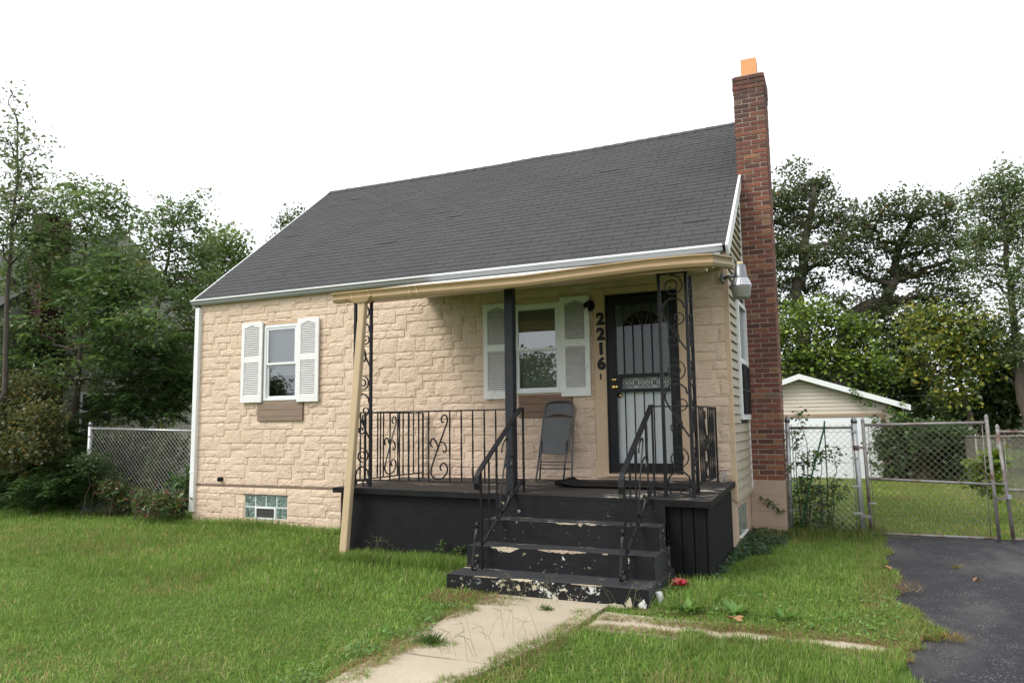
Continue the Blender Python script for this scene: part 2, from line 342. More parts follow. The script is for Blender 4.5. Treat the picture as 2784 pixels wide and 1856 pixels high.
# ------------------------------------------------------------------ ground
def sheet(name, xs, ys, zf, mat, keep=None):
    v = []; f = []; idx = {}
    for j, y in enumerate(ys):
        for i, x in enumerate(xs): v.append((x, y, float(zf(x, y))))
    nx = len(xs)
    for j in range(len(ys)-1):
        for i in range(nx-1): f.append((j*nx+i, j*nx+i+1, (j+1)*nx+i+1, (j+1)*nx+i))
    b = MB(); b.v = v; b.f = f; return b.build(name, mat, None, True, fix=False)
xs = [-220,-120,-60,-30,-20] + list(np.arange(-14, 18, .5)) + [22,30,60,120,220]
ys = [-220,-120,-60,-30,-16] + list(np.arange(-12, 20, .5)) + [26,40,80,140,300]
tag(sheet('ground', xs, ys, lambda x, y: gz(x, y) + (.02*(vnoise(x, y, .9, 3)-.5)*(0 if (x > 9.2 and y < 2.6) else 1) - (.012 if (x > 9.9 and y < 2) else 0) if -14 < x < 18 else 0), M['ground']), kind='structure')

def wobble(pts, amp, seed, step=.08):
    out = []; rr = np.random.default_rng(seed)
    n = len(pts)
    for i in range(n):
        a = np.array(pts[i]); b = np.array(pts[(i+1) % n]); L = np.linalg.norm(b-a); k = max(1, int(L/step)) if L < 14 else 1
        for j in range(k):
            t = j/k; p = a*(1-t)+b*t
            if L < 14: p = p + rr.normal(0, amp, 2)
            out.append(p)
    return out
def slab_poly(name, pts, up, mat):
    b = MB(); top = [(p[0], p[1], float(gz(*p))+up) for p in pts]; bot = [(p[0], p[1], float(gz(*p))-.05) for p in pts]; n = len(pts)
    b.v = top+bot; b.f = [tuple(range(n))] + [(i, n+i, n+(i+1) % n, (i+1) % n) for i in range(n)]
    o = b.build(name, mat, fix=True); return tag(o, kind='structure')
DRIVE = wobble([(9.80, 1.95), (9.90, .9), (9.78, -.3), (9.88, -1.8), (10.05, -2.6), (9.82, -3.0), (9.86, -3.6), (9.95, -4.6), (9.9, -9.0), (9.9, -30), (13.2, -30), (13.2, -9), (13.1, 2.0)], .018, 5)
dl_ = [p for p in DRIVE if p[0] < 11.5]; b = MB()
for p, q in zip(dl_[:-1], dl_[1:]):
    for k in range(6):
        xa = [p[0]+(13.2-p[0])*k/6, p[0]+(13.2-p[0])*(k+1)/6]; xb = [q[0]+(13.2-q[0])*k/6, q[0]+(13.2-q[0])*(k+1)/6]; up = .016 if k else .004
        b.quad((xa[0],p[1],float(gz(0,p[1]))+(.016 if k else -.006)),(xb[0],q[1],float(gz(0,q[1]))+(.016 if k else -.006)),(xb[1],q[1],float(gz(0,q[1]))+.016),(xa[1],p[1],float(gz(0,p[1]))+.016))
tag(b.build('driveway', M['asphalt']), kind='structure')
walk_root = []
for i, (y0, y1) in enumerate(((-4.28, -2.55), (-5.9, -4.30), (-7.5, -5.92), (-9.1, -7.52))):
    wr = lambda y: float(np.interp(y, [-6.5,-5.2,-4.6,-4.2,-3.6,-3.1,-2.5], [7.0,7.15,7.27,7.42,7.54,7.60,7.66])); p = wobble([(6.50, y1), (6.52, y0)] + [(wr(y), y) for y in np.linspace(y0, y1, 6)], .006, 11+i, .12)
    o = slab_poly('walk_slab', p, .020, M['concrete']); walk_root.append(o)
fw = empty('front_walk'); tag(fw, kind='structure')
for o in walk_root:
    o.parent = fw; del o['kind']
slab_poly('side_path', wobble([(7.67, -2.82), (7.67, -3.30), (9.84, -3.34), (9.84, -2.86)], .006, 21, .1), .014, M['concrete'])

# ------------------------------------------------------------------ the house
W, DEP, YR, ZE, ZR, ZS = 8.38, 6.9, 3.45, 3.56, 6.44, .618
house = empty('house', (W/2, 0, 0)); tag(house, 'small cream stone-faced house with charcoal shingle roof and tall brick chimney', 'house')
WIN1 = (1.386, 2.056, 1.915, 3.085); WIN2 = (5.62, 6.298, 1.905, 3.075); DOOR = (6.865, 7.835, .86, 3.10); BSM = (1.063, 1.890, .135, .478)
HOLES = [WIN1, WIN2, (6.89, 7.81, .86, 3.085)]
def holed(name, x0, x1, z0, z1, holes, y, depth, mat, parent):
    X = sorted({x0, x1, *[h[0] for h in holes], *[h[1] for h in holes]}); Z = sorted({z0, z1, *[h[2] for h in holes], *[h[3] for h in holes]})
    b = MB()
    for i in range(len(X)-1):
        for j in range(len(Z)-1):
            cx, cz = (X[i]+X[i+1])/2, (Z[j]+Z[j+1])/2
            if any(h[0] < cx < h[1] and h[2] < cz < h[3] for h in holes): continue
            b.quad((X[i],y,Z[j]),(X[i+1],y,Z[j]),(X[i+1],y,Z[j+1]),(X[i],y,Z[j+1]))
            b.quad((X[i],y+depth,Z[j]),(X[i],y+depth,Z[j+1]),(X[i+1],y+depth,Z[j+1]),(X[i+1],y+depth,Z[j]))
    for (a, c, e, g) in holes:
        b.quad((a,y,e),(a,y+depth,e),(a,y+depth,g),(a,y,g)); b.quad((c,y,e),(c,y,g),(c,y+depth,g),(c,y+depth,e))
        b.quad((a,y,g),(a,y+depth,g),(c,y+depth,g),(c,y,g)); b.quad((a,y,e),(c,y,e),(c,y+depth,e),(a,y+depth,e))
    return b.build(name, mat, parent, fix=False)
wall = holed('stone_wall', 0, W, ZS, 3.56, HOLES, 0, .14, M['joint'], house)
found = holed('foundation', -.02, W-.01, -.3, ZS-.002, [BSM], -.012, .14, M['joint'], house)
# rest of the body
b = MB(); b.quad((0,0,-.3),(0,DEP,-.3),(0,DEP,3.56),(0,0,3.56)); b.poly([(0,0,3.56),(0,DEP,3.56),(0,YR,ZR-.06)]); b.quad((0,DEP,-.3),(W,DEP,-.3),(W,DEP,3.56),(0,DEP,3.56))
b.build('rear_wall', M['siding'], house, fix=False)
b = MB(); b.quad((.05,.6,.8),(W-.05,.6,.8),(W-.05,.6,3.4),(.05,.6,3.4)); b.quad((0,.15,.85),(W,.15,.85),(W,DEP,.85),(0,DEP,.85)); b.build('room_partition', M['dark'], house)

# stones -------------------------------------------------------------
def stone_layout(x0, x1, z0, z1, rh, cw, holes, seed):
    rs = random.Random(seed); nz = round((z1-z0)/rh); nx = round((x1-x0)/cw); rh = (z1-z0)/nz; cw = (x1-x0)/nx
    occ = [[False]*nz for _ in range(nx)]; out = []
    edge = [x0 + i*cw for i in range(nx+1)]
    for j in reversed(range(nz)):
        for i in range(nx):
            if occ[i][j]: continue
            opts = [((2,1),.44),((2,2),.27),((1,1),.12),((1,2),.13),((3,1),.05),((3,2),.02)]
            rs.shuffle(opts); tot = 0; cand = []
            for (s, w) in opts:
                if i+s[0] <= nx and j-s[1]+1 >= 0 and all(not occ[i+a][j-c] for a in range(s[0]) for c in range(s[1])): cand.append((s, w))
            s = rs.choices([c[0] for c in cand], [c[1] for c in cand])[0]
            for a in range(s[0]):
                for c in range(s[1]): occ[i+a][j-c] = True
            # joints drift a little with the course so that they do not line up like a grid
            dx = .045*math.sin(j*2.1+1)
            r = [max(x0, edge[i]+dx) if i else x0, min(x1, edge[i+s[0]]+dx) if i+s[0] < nx else x1, z0+(j-s[1]+1)*rh, z0+(j+1)*rh]
            for h in holes:
                if r[0] < h[1] and r[1] > h[0] and r[2] < h[3] and r[3] > h[2]:
                    cuts = [(h[0]-r[0], 'r'), (r[1]-h[1], 'l'), (h[2]-r[2], 't'), (r[3]-h[3], 'b')]
                    k, side = max(((k*( (r[3]-r[2]) if side in 'rl' else (r[1]-r[0]) ), side) for k, side in cuts), key=lambda q: q[0])
                    if side == 'r': r[1] = h[0]
                    elif side == 'l': r[0] = h[1]
                    elif side == 't': r[3] = h[2]
                    else: r[2] = h[3]
            if r[1]-r[0] > .035 and r[3]-r[2] > .025: out.append(tuple(r))
    return out
def stone_mesh(b, r, y, rs):
    g = .0032; x0, x1, z0, z1 = r[0]+g, r[1]-g, r[2]+g, r[3]-g
    nu = 6 if r[1]-r[0] > .22 else 4; nv = 4 if r[3]-r[2] > .13 else 3
    base = len(b.v); a = rs.uniform(-.5, .9); ph = rs.uniform(0, 6); fr = rs.uniform(16, 30); lift = rs.uniform(0, .005)
    for j in range(nv+1):
        for i in range(nu+1):
            u, v = i/nu, j/nv; rim = i in (0, nu) or j in (0, nv)
            ju = 0 if i in (0, nu) else rs.uniform(-.09, .09); jv = 0 if j in (0, nv) else rs.uniform(-.10, .10)
            x = x0+(x1-x0)*(u+ju); z = z0+(z1-z0)*(v+jv)
            d = (.0100-.0062*v) if rim else .0130+lift*.6-.0035*v+.0026*math.sin(fr*((x-x0)*math.cos(a)+(z-z0)*2.2*math.sin(a))+ph)+rs.uniform(-.0020, .0028)
            if j == 0 and not i in (0, nu): z += rs.uniform(0, .007); d += rs.uniform(-.002, .006)
            b.v.append((x, y-d, z))
    w = nu+1
    for j in range(nv):
        for i in range(nu): b.f.append((base+j*w+i, base+j*w+i+1, base+(j+1)*w+i+1, base+(j+1)*w+i))
    c = len(b.v)
    for (x, z) in ((x0-.002,z0-.002),(x1+.002,z0-.002),(x1+.002,z1+.002),(x0-.002,z1+.002)): b.v.append((x, y+.004, z))
    bl, br, tr, tl = base, base+nu, base+nv*w+nu, base+nv*w
    b.f.append((c, c+1, *[base+i for i in range(nu, -1, -1)])); b.f.append((c+1, c+2, *[base+j*w+nu for j in range(nv, -1, -1)]))
    b.f.append((c+2, c+3, *[base+nv*w+i for i in range(nu+1)])); b.f.append((c+3, c, *[base+j*w for j in range(nv+1)]))
rs = random.Random(5)
def px_area(pts):
    q = [proj(p)[:2] for p in pts]; return abs(sum(q[i][0]*q[(i+1)%4][1]-q[(i+1)%4][0]*q[i][1] for i in range(4)))/2
SKIP = [(1.25,2.17,1.59,1.9),(5.585,6.43,1.585,1.9),(6.74,7.93,.60,3.20),(1.30,2.12,3.09,3.13),(5.585,6.33,3.08,3.14)] + [WIN1, WIN2]
st = [(r, 0.0, wall) for r in stone_layout(.02, W-.005, ZS+.012, 3.50, .1045, .152, SKIP, 9)]
st += [(r, -.012, found) for r in stone_layout(-.015, 4.3, -.10, ZS-.03, .105, .155, [(1.05,1.90,.12,.49)], 4)]
st.sort(key=lambda q: -px_area([(q[0][0],q[1],q[0][2]),(q[0][1],q[1],q[0][2]),(q[0][1],q[1],q[0][3]),(q[0][0],q[1],q[0][3])]))
rest = {id(wall): MB(), id(found): MB()}
for k, (r, y, par) in enumerate(st):
    if k < 300:
        b = MB(); stone_mesh(b, r, y, rs); b.build('stone', M['stone'], par, fix=False)
    else: stone_mesh(rest[id(par)], r, y, rs)
for par in (wall, found):
    if rest[id(par)].v: tag(rest[id(par)].build('stone_remainder', M['stone'], par, fix=False), kind='stuff')
# smooth painted boards round the door, over the windows and a dark strip painted as the shadow line over the foundation
def hbox(name, x0, x1, y0, y1, z0, z1, mat, par=house, bev=.003): return MB().box(x0,x1,y0,y1,z0,z1).build(name, mat, par, bevel=bev)
hbox('door_casing', 6.745, 6.898, -.030, .0, .84, 3.19, M['trim']); hbox('door_casing', 7.80, 7.925, -.030, .0, .84, 3.19, M['trim']); hbox('door_casing', 6.90, 7.798, -.028, .0, 3.104, 3.19, M['trim'])
hbox('window_head', 1.30, 2.12, -.02, 0, 3.092, 3.128, M['trim']); hbox('window_head', 5.585, 6.33, -.02, 0, 3.082, 3.138, M['trim'])
hbox('shadow_strip', .0, 3.93, -.016, -.002, ZS-.022, ZS+.008, M['wall_shadow'], bev=0)
hbox('frieze_board', .0, W, -.016, 0, 3.502, 3.57, M['trim'])

# gable wall with vinyl siding boards, corner post ----------------------
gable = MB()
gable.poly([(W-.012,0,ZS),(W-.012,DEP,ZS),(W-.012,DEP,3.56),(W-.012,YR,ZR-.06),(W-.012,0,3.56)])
gable = gable.build('gable_wall', M['dark'], house)  # dark sheet seen through the board gaps, painted in as lap shadows
MB().box(W-.2, W-.02, .02, DEP-.02, -.3, ZS-.004).build('side_foundation', M['block'], house)
SW = (.70, 1.46, 1.53, 3.03)                       # side window: y0,y1,z0,z1
def rake_y(z, off=0): return max(.045, (z-3.56)/(ZR-3.56)*YR + off)
ex = .109; z = ZS
while z < ZR-.15:
    z1 = min(z+ex-.009, ZR-.06); y0 = rake_y(z1)+.0; y1 = DEP - rake_y(z1)
    segs = [(y0, min(y1, 1.56)), (2.12, y1)]
    if z < SW[3] and z1 > SW[2]: segs = [(y0, SW[0]-.03), (SW[1]+.03, 1.56), (2.12, y1)]
    for (a, c) in segs:
        if c-a > .04:
            b = MB(); b.extr([(0,0),(0,0)], 0, 1) if False else None
            b.hexa([(W-.012,a,z),(W+.020,a,z),(W+.020,c,z),(W-.012,c,z),(W-.012,a,z1),(W-.004,a,z1),(W-.004,c,z1),(W-.012,c,z1)])
            b.build('siding_board', M['siding'], gable)
    z += ex
hbox('corner_post', W-.035, W+.022, -.012, .045, ZS-.02, 3.50, M['trim']); hbox('channel_strip', W-.01, W+.022, 1.535, 1.559, ZS-.02, 4.85, M['white'])
MB().extr([(0,0),(1,0),(1,1)],0,1) if False else None
hbox('starter_strip', W-.01, W+.026, .046, 1.534, ZS-.03, ZS-.003, M['siding'])
# side window
sw = MB()
for (y0,y1,z0,z1) in ((SW[0]-.03,SW[0]+.04,SW[2],SW[3]),(SW[1]-.04,SW[1]+.03,SW[2],SW[3]),(SW[0]+.04,SW[1]-.04,SW[3]-.05,SW[3]),(SW[0]+.04,SW[1]-.04,SW[2],SW[2]+.06),(SW[0]+.04,SW[1]-.04,2.24,2.30)): sw.box(W-.02, W+.045, y0, y1, z0, z1)
sw = sw.build('side_window', M['white'], house, bevel=.003)
MB().quad((W+.006,SW[0]+.04,SW[2]+.05),(W+.006,SW[1]-.04,SW[2]+.05),(W+.006,SW[1]-.04,SW[3]-.04),(W+.006,SW[0]+.04,SW[3]-.04)).build('pane', M['glass'], sw, fix=False)
MB().box(W-.02, W-.010, SW[0]+.03, SW[1]-.03, SW[2]+.03, SW[3]-.03).build('dark_shade', M['dark'], sw)
for zz in (1.62, 1.93):                             # black iron guard bars on the lower sash
    g = MB().box(W+.046, W+.060, SW[0]+.02, SW[1]-.10, zz, zz+.022); g.box(W+.046, W+.060, SW[0]+.02, SW[1]-.10, zz+.24, zz+.262)
    for k in range(6): g.box(W+.047, W+.075, SW[0]+.04+k*.105, SW[0]+.085+k*.105, zz-.02, zz+.28)
    g.build('window_guard', M['iron'], sw)
# side basement glass block window
sb = MB().box(W-.03, W-.015, .30, .95, .17, .52).build('side_basement_window', M['block'], house)
for j in range(2):
    for i in range(4): MB().box(W-.024, W-.006, .31+i*.16, .31+i*.16+.150, .18+j*.168, .18+j*.168+.158).build('glass_block', M['blockglass'], sb, bevel=.004)
MB().box(W-.022, W+.008, .29, .96, .150, .170).build('sill', M['white'], sb)

# chimney ------------------------------------------------------------
YC, CH = 1.5642, .0677; CX0, CX1, CD = W+.004, W+.414, .56
chim = MB().box(CX0+.007, CX1-.007, YC+.007, YC+CD-.007, .70, 6.33).build('chimney', M['mortar'], house)
bmesh_cache = {}
def brick_mesh(l, d, h):
    key = (round(l,3), round(d,3), round(h,3))
    if key not in bmesh_cache:
        me = MB().box(-l/2, l/2, -d/2, d/2, -h/2, h/2).mesh('brick'); bm = bmesh.new(); bm.from_mesh(me)
        bmesh.ops.bevel(bm, geom=list(bm.edges), offset=.004, segments=1, affect='EDGES'); bm.to_mesh(me); bm.free(); me.materials.append(M['brick']); bmesh_cache[key] = me
    return bmesh_cache[key]
ncourse = 83; J = .0125; rb = random.Random(3); hb = CH-J; half = (CX1-CX0-J)/2; q3 = (CX1-CX0-2*J)/4
sides = MB()
for k in range(ncourse):
    z = .73 + (k+.5)*CH; grow = .010 if k >= ncourse-3 else (.005 if k == ncourse-4 else 0)
    if k % 2 == 0: row = [(CX0-grow, half+grow), (CX0+half+J, half+grow)]
    else: row = [(CX0-grow, q3+grow), (CX0+q3+J, 2*q3), (CX0+3*q3+2*J, q3+grow)]
    for (x, l) in row:
        o = share('brick', brick_mesh(l, .10, hb), chim, (x+l/2+rb.uniform(-.002,.002), YC+.05-grow+rb.uniform(-.003,.003), z), (0, rb.uniform(-.006,.006), rb.uniform(-.01,.01)))
    yy = YC+.10+J-grow; first = .21 if k % 2 == 0 else .10
    segs = [first, .20, .20, .20]
    for l in segs:
        l2 = min(l, YC+CD+grow-yy)
        if l2 < .03: break
        for xx in (CX0-grow, CX1+grow-.10): sides.box(xx, xx+.10, yy, yy+l2, z-hb/2, z+hb/2)
        yy += l2+J
tag(sides.build('brick_side', M['brick'], chim), kind='stuff')
for k in range(5):
    MB().box(CX0-.022, CX1-.002+.012, YC-.006, YC+CD, .73-(k+1)*.2032+.003, .73-k*.2032-.003).build('concrete_block', M['block'], chim, bevel=.004)
MB().box(CX0-.016, CX1+.004, YC-.001, YC+CD-.01, -.3, .729).build('block_core', M['block'], chim)
fl = MB(); x0, x1, y0, y1 = W+.105, W+.315, YC+.15, YC+.38
for (a, c, e, g) in ((x0,x1,y0,y0+.02),(x0,x1,y1-.02,y1),(x0,x0+.02,y0+.02,y1-.02),(x1-.02,x1,y0+.02,y1-.02)): fl.box(a,c,e,g,6.30,6.66)
fl.build('flue_liner', M['flue'], chim)
MB().box(CX0+.02, CX1-.02, YC+.02, YC+CD-.02, 6.30, 6.365).build('crown', M['mortar'], chim)

# roof ---------------------------------------------------------------
E0 = np.array([0, -.10, ZE]); RD = np.array([0, YR+.10, ZR-ZE]); SL = np.linalg.norm(RD); RD = RD/SL; RN = np.array([0, -RD[2], RD[1]])
RX0, RX1 = -.10, W+.02
def sag(x, t):                                     # the ridge sags and lifts a little
    return -.034*math.sin(math.pi*min(1, max(0, (x-RX0)/(RX1-RX0))))*(t/SL) + (.014*math.exp(-((x-4.6)/.5)**2) if t > SL*.97 else 0)
def rp(x, t, n=0.0): return tuple(E0 + RD*t + RN*n + np.array([x, 0, sag(x, t)]))
roof = MB(); nseg = 12
for i in range(nseg):
    a, c = RX0+(RX1-RX0)*i/nseg, RX0+(RX1-RX0)*(i+1)/nseg
    for j in range(4): roof.quad(rp(a,SL*j/4,-.004), rp(c,SL*j/4,-.004), rp(c,SL*(j+1)/4,-.004), rp(a,SL*(j+1)/4,-.004))
    p, q = rp(a,SL,-.004), rp(c,SL,-.004)
    roof.quad(p, q, (c, DEP+.1, ZE), (a, DEP+.1, ZE))
roof.box(RX0+.02, RX1-.02, -.085, DEP+.085, ZE-.05, ZE-.03)
roof = roof.build('roof', M['shingle'], house, fix=False)
EXP, TAB = .1275, .3048; nrow = int(SL/EXP)+1; tabs = []; rt = random.Random(8)
for j in range(nrow):
    t = j*EXP; off = (j % 2)*TAB/2 + rt.uniform(-.012,.012); x = RX0 - off
    while x < RX1:
        a, c = max(x+.003, RX0), min(x+TAB-.003, RX1)
        if c-a > .02: tabs.append((a, c, t, min(t+EXP+.03, SL)))
        x += TAB
tabs.sort(key=lambda q: -px_area([rp(q[0],q[2]),rp(q[1],q[2]),rp(q[1],q[3]),rp(q[0],q[3])]))
rem = MB()
for k, (a, c, t, t1) in enumerate(tabs):
    d = rt.uniform(-.004,.004); e = rt.uniform(0,.003) + (.006 if rt.random() < .006 else 0)
    b = MB() if k < 300 else rem
    b.hexa([rp(a,t+d,.0),rp(c,t+d,.0),rp(c,t1,-.003),rp(a,t1,-.003),rp(a,t+d,.0070+e),rp(c,t+d,.0070+e),rp(c,t1,.0025),rp(a,t1,.0025)])
    if k < 300: b.build('shingle', M['shingle'], roof, fix=False)
tag(rem.build('shingle_remainder', M['shingle'], roof, fix=False), kind='stuff')
x = RX0
while x < RX1-.05:
    x1 = min(x+.2, RX1); b = MB(); u = rt.uniform(0,.006)
    for sgn in (0,):
        p0, p1 = np.array(rp(x,SL,.012+u)), np.array(rp(x1+.05,SL,.006)); q0, q1 = np.array(rp(x,SL-.14,.014+u)), np.array(rp(x1+.05,SL-.14,.008))
        b.quad(q0, q1, p1, p0); b.quad(p0, p1, p1+np.array([0,.11,-.10]), p0+np.array([0,.11,-.10]))
    b.build('ridge_cap', M['shingle'], roof, fix=False); x = x1
# rake trim on both gables, drip edge
def rake(x0, x1, name='rake_trim', tmax=SL):
    b = MB(); k = 10; rk = random.Random(4)
    for i in range(k):
        t0, t1 = tmax*i/k, tmax*(i+1)/k
        def c(x, t, n): v = E0+RD*t+RN*n+np.array([x,0,sag(x,t)]); return tuple(v)
        b.hexa([c(x0,t0,-.13),c(x1,t0,-.13),c(x1,t1,-.13),c(x0,t1,-.13),c(x0,t0,.012),c(x1,t0,.012),c(x1,t1,.012),c(x0,t1,.012)])
    return b.build(name, M['white'], house)
rake(W+.022, W+.052, tmax=2.62); rake(-.125, -.102)
# main gutter
gp = [(-.02,3.570),(-.02,3.505),(-.035,3.500),(-.085,3.502),(-.100,3.515),(-.107,3.53),(-.105,3.545),(-.128,3.562),(-.130,3.580),(-.118,3.580),(-.117,3.566),(-.097,3.548),(-.094,3.52),(-.036,3.512),(-.034,3.570)]
g = MB(); n = 10
for i in range(n):
    a, c = -.10+(W+.09)*i/n, -.10+(W+.09)*(i+1)/n
    g.extr(gp, a, c+(0 if i == n-1 else 0))
bmg = g.build('gutter', M['gutter'], house)
MB().extr([(-.136,3.563),(-.136,3.584),(-.112,3.584),(-.112,3.580),(-.131,3.578),(-.131,3.563)], -.104, W-.008).build('gutter_lip', M['white'], house)  # lip kept white against the face painted in shade
b = MB(); 
for x in (-.102, W-.012): b.poly([(x,p[0],p[1]) for p in gp[:9]])
b.build('gutter_end_cap', M['gutter'], house)
# left downspout
d = MB(); d.box(-.045, .045, -.075, -.004, .19, 3.46); d.build('downspout', M['white'], house, bevel=.008)
MB().box(-.049, .049, -.079, -.003, .80, .83).build('downspout_strap', M['white'], house)

# windows --------------------------------------------------------------
def window(x0, x1, z0, z1, name, zmid, blind_top, bmat='blind'):
    w = MB(); f = .045; y0, y1 = -.028, .03
    for (a,c,e,g) in ((x0,x0+f,z0,z1),(x1-f,x1,z0,z1),(x0+f,x1-f,z1-f,z1),(x0+f,x1-f,z0,z0+.035)): w.box(a,c,y0,y1,e,g)
    w = w.build(name, M['white'], house, bevel=.003)
    for (za, zb, yy, nm) in ((zmid-.012, z1-f, -.006, 'upper_sash'), (z0+.035, zmid+.012, .020, 'lower_sash')):
        s = MB(); t = .034; a0, a1 = x0+f, x1-f
        for (a,c,e,g) in ((a0,a0+t,za,zb),(a1-t,a1,za,zb),(a0+t,a1-t,zb-t,zb),(a0+t,a1-t,za,za+t)): s.box(a,c,yy-.012,yy+.014,e,g)
        s.build('sash', M['white'], w, bevel=.002)
        MB().quad((a0+t,yy,za+t),(a1-t,yy,za+t),(a1-t,yy,zb-t),(a0+t,yy,zb-t)).build('pane', M['glass'], w, fix=False)
    bl = MB(); z = z1-f
    while z > blind_top:
        bl.hexa([(x0+f,.075,z-.021),(x1-f,.075,z-.021),(x1-f,.078,z-.0215),(x0+f,.078,z-.0215),(x0+f,.094,z),(x1-f,.094,z),(x1-f,.097,z-.0005),(x0+f,.097,z-.0005)]); z -= .0225
    tag(bl.build('blind', M[bmat], w), kind='stuff')
    return w
window(*WIN1, 'window', 2.475, 2.30); window(*WIN2, 'window', 2.47, 1.96, 'shade')

def shutter(x0, x1, z0, z1, skew=0.0):
    y0, y1 = -.062, -.036; w = x1-x0; f = .062; zm = z0+(z1-z0)*.53
    s = MB()
    for (a,c,e,g) in ((x0,x0+f,z0,z1),(x1-f,x1,z0,z1),(x0+f,x1-f,z0,z0+.105),(x0+f,x1-f,zm-.045,zm+.045)): s.box(a,c,y0,y1,e,g)
    # arched head
    k = 8; pts = [(x0+f+(w-2*f)*i/k, z1-.085+.035*max(0, math.sin(math.pi*min(1,max(0,(i/k-.12)/.76))))) for i in range(k+1)]
    for i in range(k): s.hexa([(pts[i][0],y0,pts[i][1]),(pts[i+1][0],y0,pts[i+1][1]),(pts[i+1][0],y1,pts[i+1][1]),(pts[i][0],y1,pts[i][1]),(pts[i][0],y0,z1),(pts[i+1][0],y0,z1),(pts[i+1][0],y1,z1),(pts[i][0],y1,z1)])
    s.box(x0+.01, x1-.01, -.036, -.022, z0+.02, z1-.02)
    s = s.build('shutter', M['shutter'], house, bevel=.002)
    MB().box(x0+f, x1-f, -.041, -.0365, z0+.1, z1-.05).build('backing', M['slat_shadow'], s)  # dark sheet over the white back, drawn as shade between slats
    me = MB().hexa([(-w/2+f,-.020,-.011),(w/2-f,-.020,-.011),(w/2-f,-.016,-.012),(-w/2+f,-.016,-.012),(-w/2+f,-.0045,.0065),(w/2-f,-.0045,.0065),(w/2-f,-.001,.0055),(-w/2+f,-.001,.0055)]).mesh('slat'); me.materials.append(M['shutter'])
    for (za, zb) in ((z0+.105, zm-.045), (zm+.045, z1-.055)):
        nsl = int((zb-za)/.0272)
        for i in range(nsl): share('slat', me, s, ((x0+x1)/2, -.040, za+(i+.5)*(zb-za)/nsl))
    return s
shutter(.955, 1.375, 1.892, 3.142); shutter(2.066, 2.462, 1.882, 3.142); shutter(5.207, 5.605, 1.842, 3.108); shutter(6.305, 6.694, 1.851, 3.121)
def panel(x0, x1, z0, z1, hs, mat):
    p = MB().box(x0+.005, x1-.005, -.016, -.004, z0+.005, z1-.005).build('window_apron', M['dark'], house); z = z1
    for h in hs:
        MB().box(x0, x1, -.032, -.016, z-h*(z1-z0)+.003, z).build('plank', mat, p, bevel=.003); z -= h*(z1-z0)
    MB().box(x1-.002, x1+.016, -.036, -.004, z0, z1).build('edge_strip', mat, p)
panel(1.283, 2.143, 1.600, 1.888, (.42,.34,.24), M['plank_grey']); panel(5.70, 6.415, 1.588, 1.884, (.40,.36,.24), M['plank'])
MB().tube([(.573,-.01,.71),(.573,-.07,.705)], .036, 14).build('vent_pipe', M['black'], house, smooth=False)
# basement glass block window
bw_ = MB().box(BSM[0], BSM[1], -.002, .05, BSM[2], BSM[3]).build('basement_window', M['white'], house)
cw, chh = (BSM[1]-BSM[0])/4, (BSM[3]-BSM[2])/2
for i in range(4):
    for j in range(2):
        if j == 0 and i in (1, 2): continue
        MB().box(BSM[0]+i*cw+.009, BSM[0]+(i+1)*cw-.009, -.008, .02, BSM[2]+j*chh+.009, BSM[2]+(j+1)*chh-.009).build('glass_block', M['blockglass'], bw_, bevel=.006)
v = MB(); a, c, e, g = BSM[0]+cw+.005, BSM[0]+3*cw-.005, BSM[2]-.012, BSM[2]+chh+.006
for (x0,x1,z0,z1) in ((a,a+.028,e,g),(c-.028,c,e,g),(a+.028,c-.028,g-.028,g),(a+.028,c-.028,e,e+.028)): v.box(x0,x1,-.02,-.004,z0,z1)
v.build('vent_frame', M['white'], bw_); MB().box(a+.028,c-.028,-.008,-.003,e+.028,g-.028).build('vent_opening', M['dark'], bw_)
MB().box(BSM[0]-.02, BSM[1]+.02, -.024, -.006, BSM[3]+.002, BSM[3]+.016).build('head_joint', M['dark'], bw_)

# security door and the white door behind it ---------------------------
fd = MB().box(6.905, 7.795, .050, .085, .90, 3.06).build('entry_door', M['door'], house)
cxf, zf0, Rf = 7.355, 2.625, .27
gl = MB(); k = 18; gl.poly([(cxf+Rf*math.cos(math.pi*i/k), .047, zf0+Rf*math.sin(math.pi*i/k)) for i in range(k+1)]); gl.build('fanlight_pane', M['glass_dark'], fd, fix=False)
MB().poly([(cxf+Rf*math.cos(math.pi*i/k), .0495, zf0+Rf*math.sin(math.pi*i/k)) for i in range(k+1)]).build('fanlight_back', M['dark'], fd, fix=False)
fm = MB()
fm.tube([(cxf+Rf*math.cos(math.pi*i/k), .043, zf0+Rf*math.sin(math.pi*i/k)) for i in range(k+1)], 0, sq=(.014,.02)); fm.tube([(cxf+.09*math.cos(math.pi*i/8), .043, zf0+.09*math.sin(math.pi*i/8)) for i in range(9)], 0, sq=(.012,.014))
for an in (36, 72, 108, 144): fm.tube([(cxf+.09*math.cos(math.radians(an)), .044, zf0+.09*math.sin(math.radians(an))), (cxf+Rf*math.cos(math.radians(an)), .044, zf0+Rf*math.sin(math.radians(an)))], 0, sq=(.010,.012))
fm.box(cxf-Rf, cxf+Rf, .035, .049, zf0-.02, zf0+.002); fm.build('fanlight_frame', M['door'], fd)
for (a,c,e,g) in ((7.02,7.31,1.05,1.75),(7.40,7.69,1.05,1.75),(7.02,7.31,1.9,2.45),(7.40,7.69,1.9,2.45)): MB().box(a,c,.044,.0495,e,g).build('door_panel', M['door'], fd, bevel=.004)
MB().tube([(7.045,.05,1.846),(7.045,.005,1.846)], [.030,.024], 14).build('knob', M['brass'], fd, smooth=True)
sd = MB(); DX0, DX1, DZ0, DZ1 = 6.923, 7.776, .915, 3.068
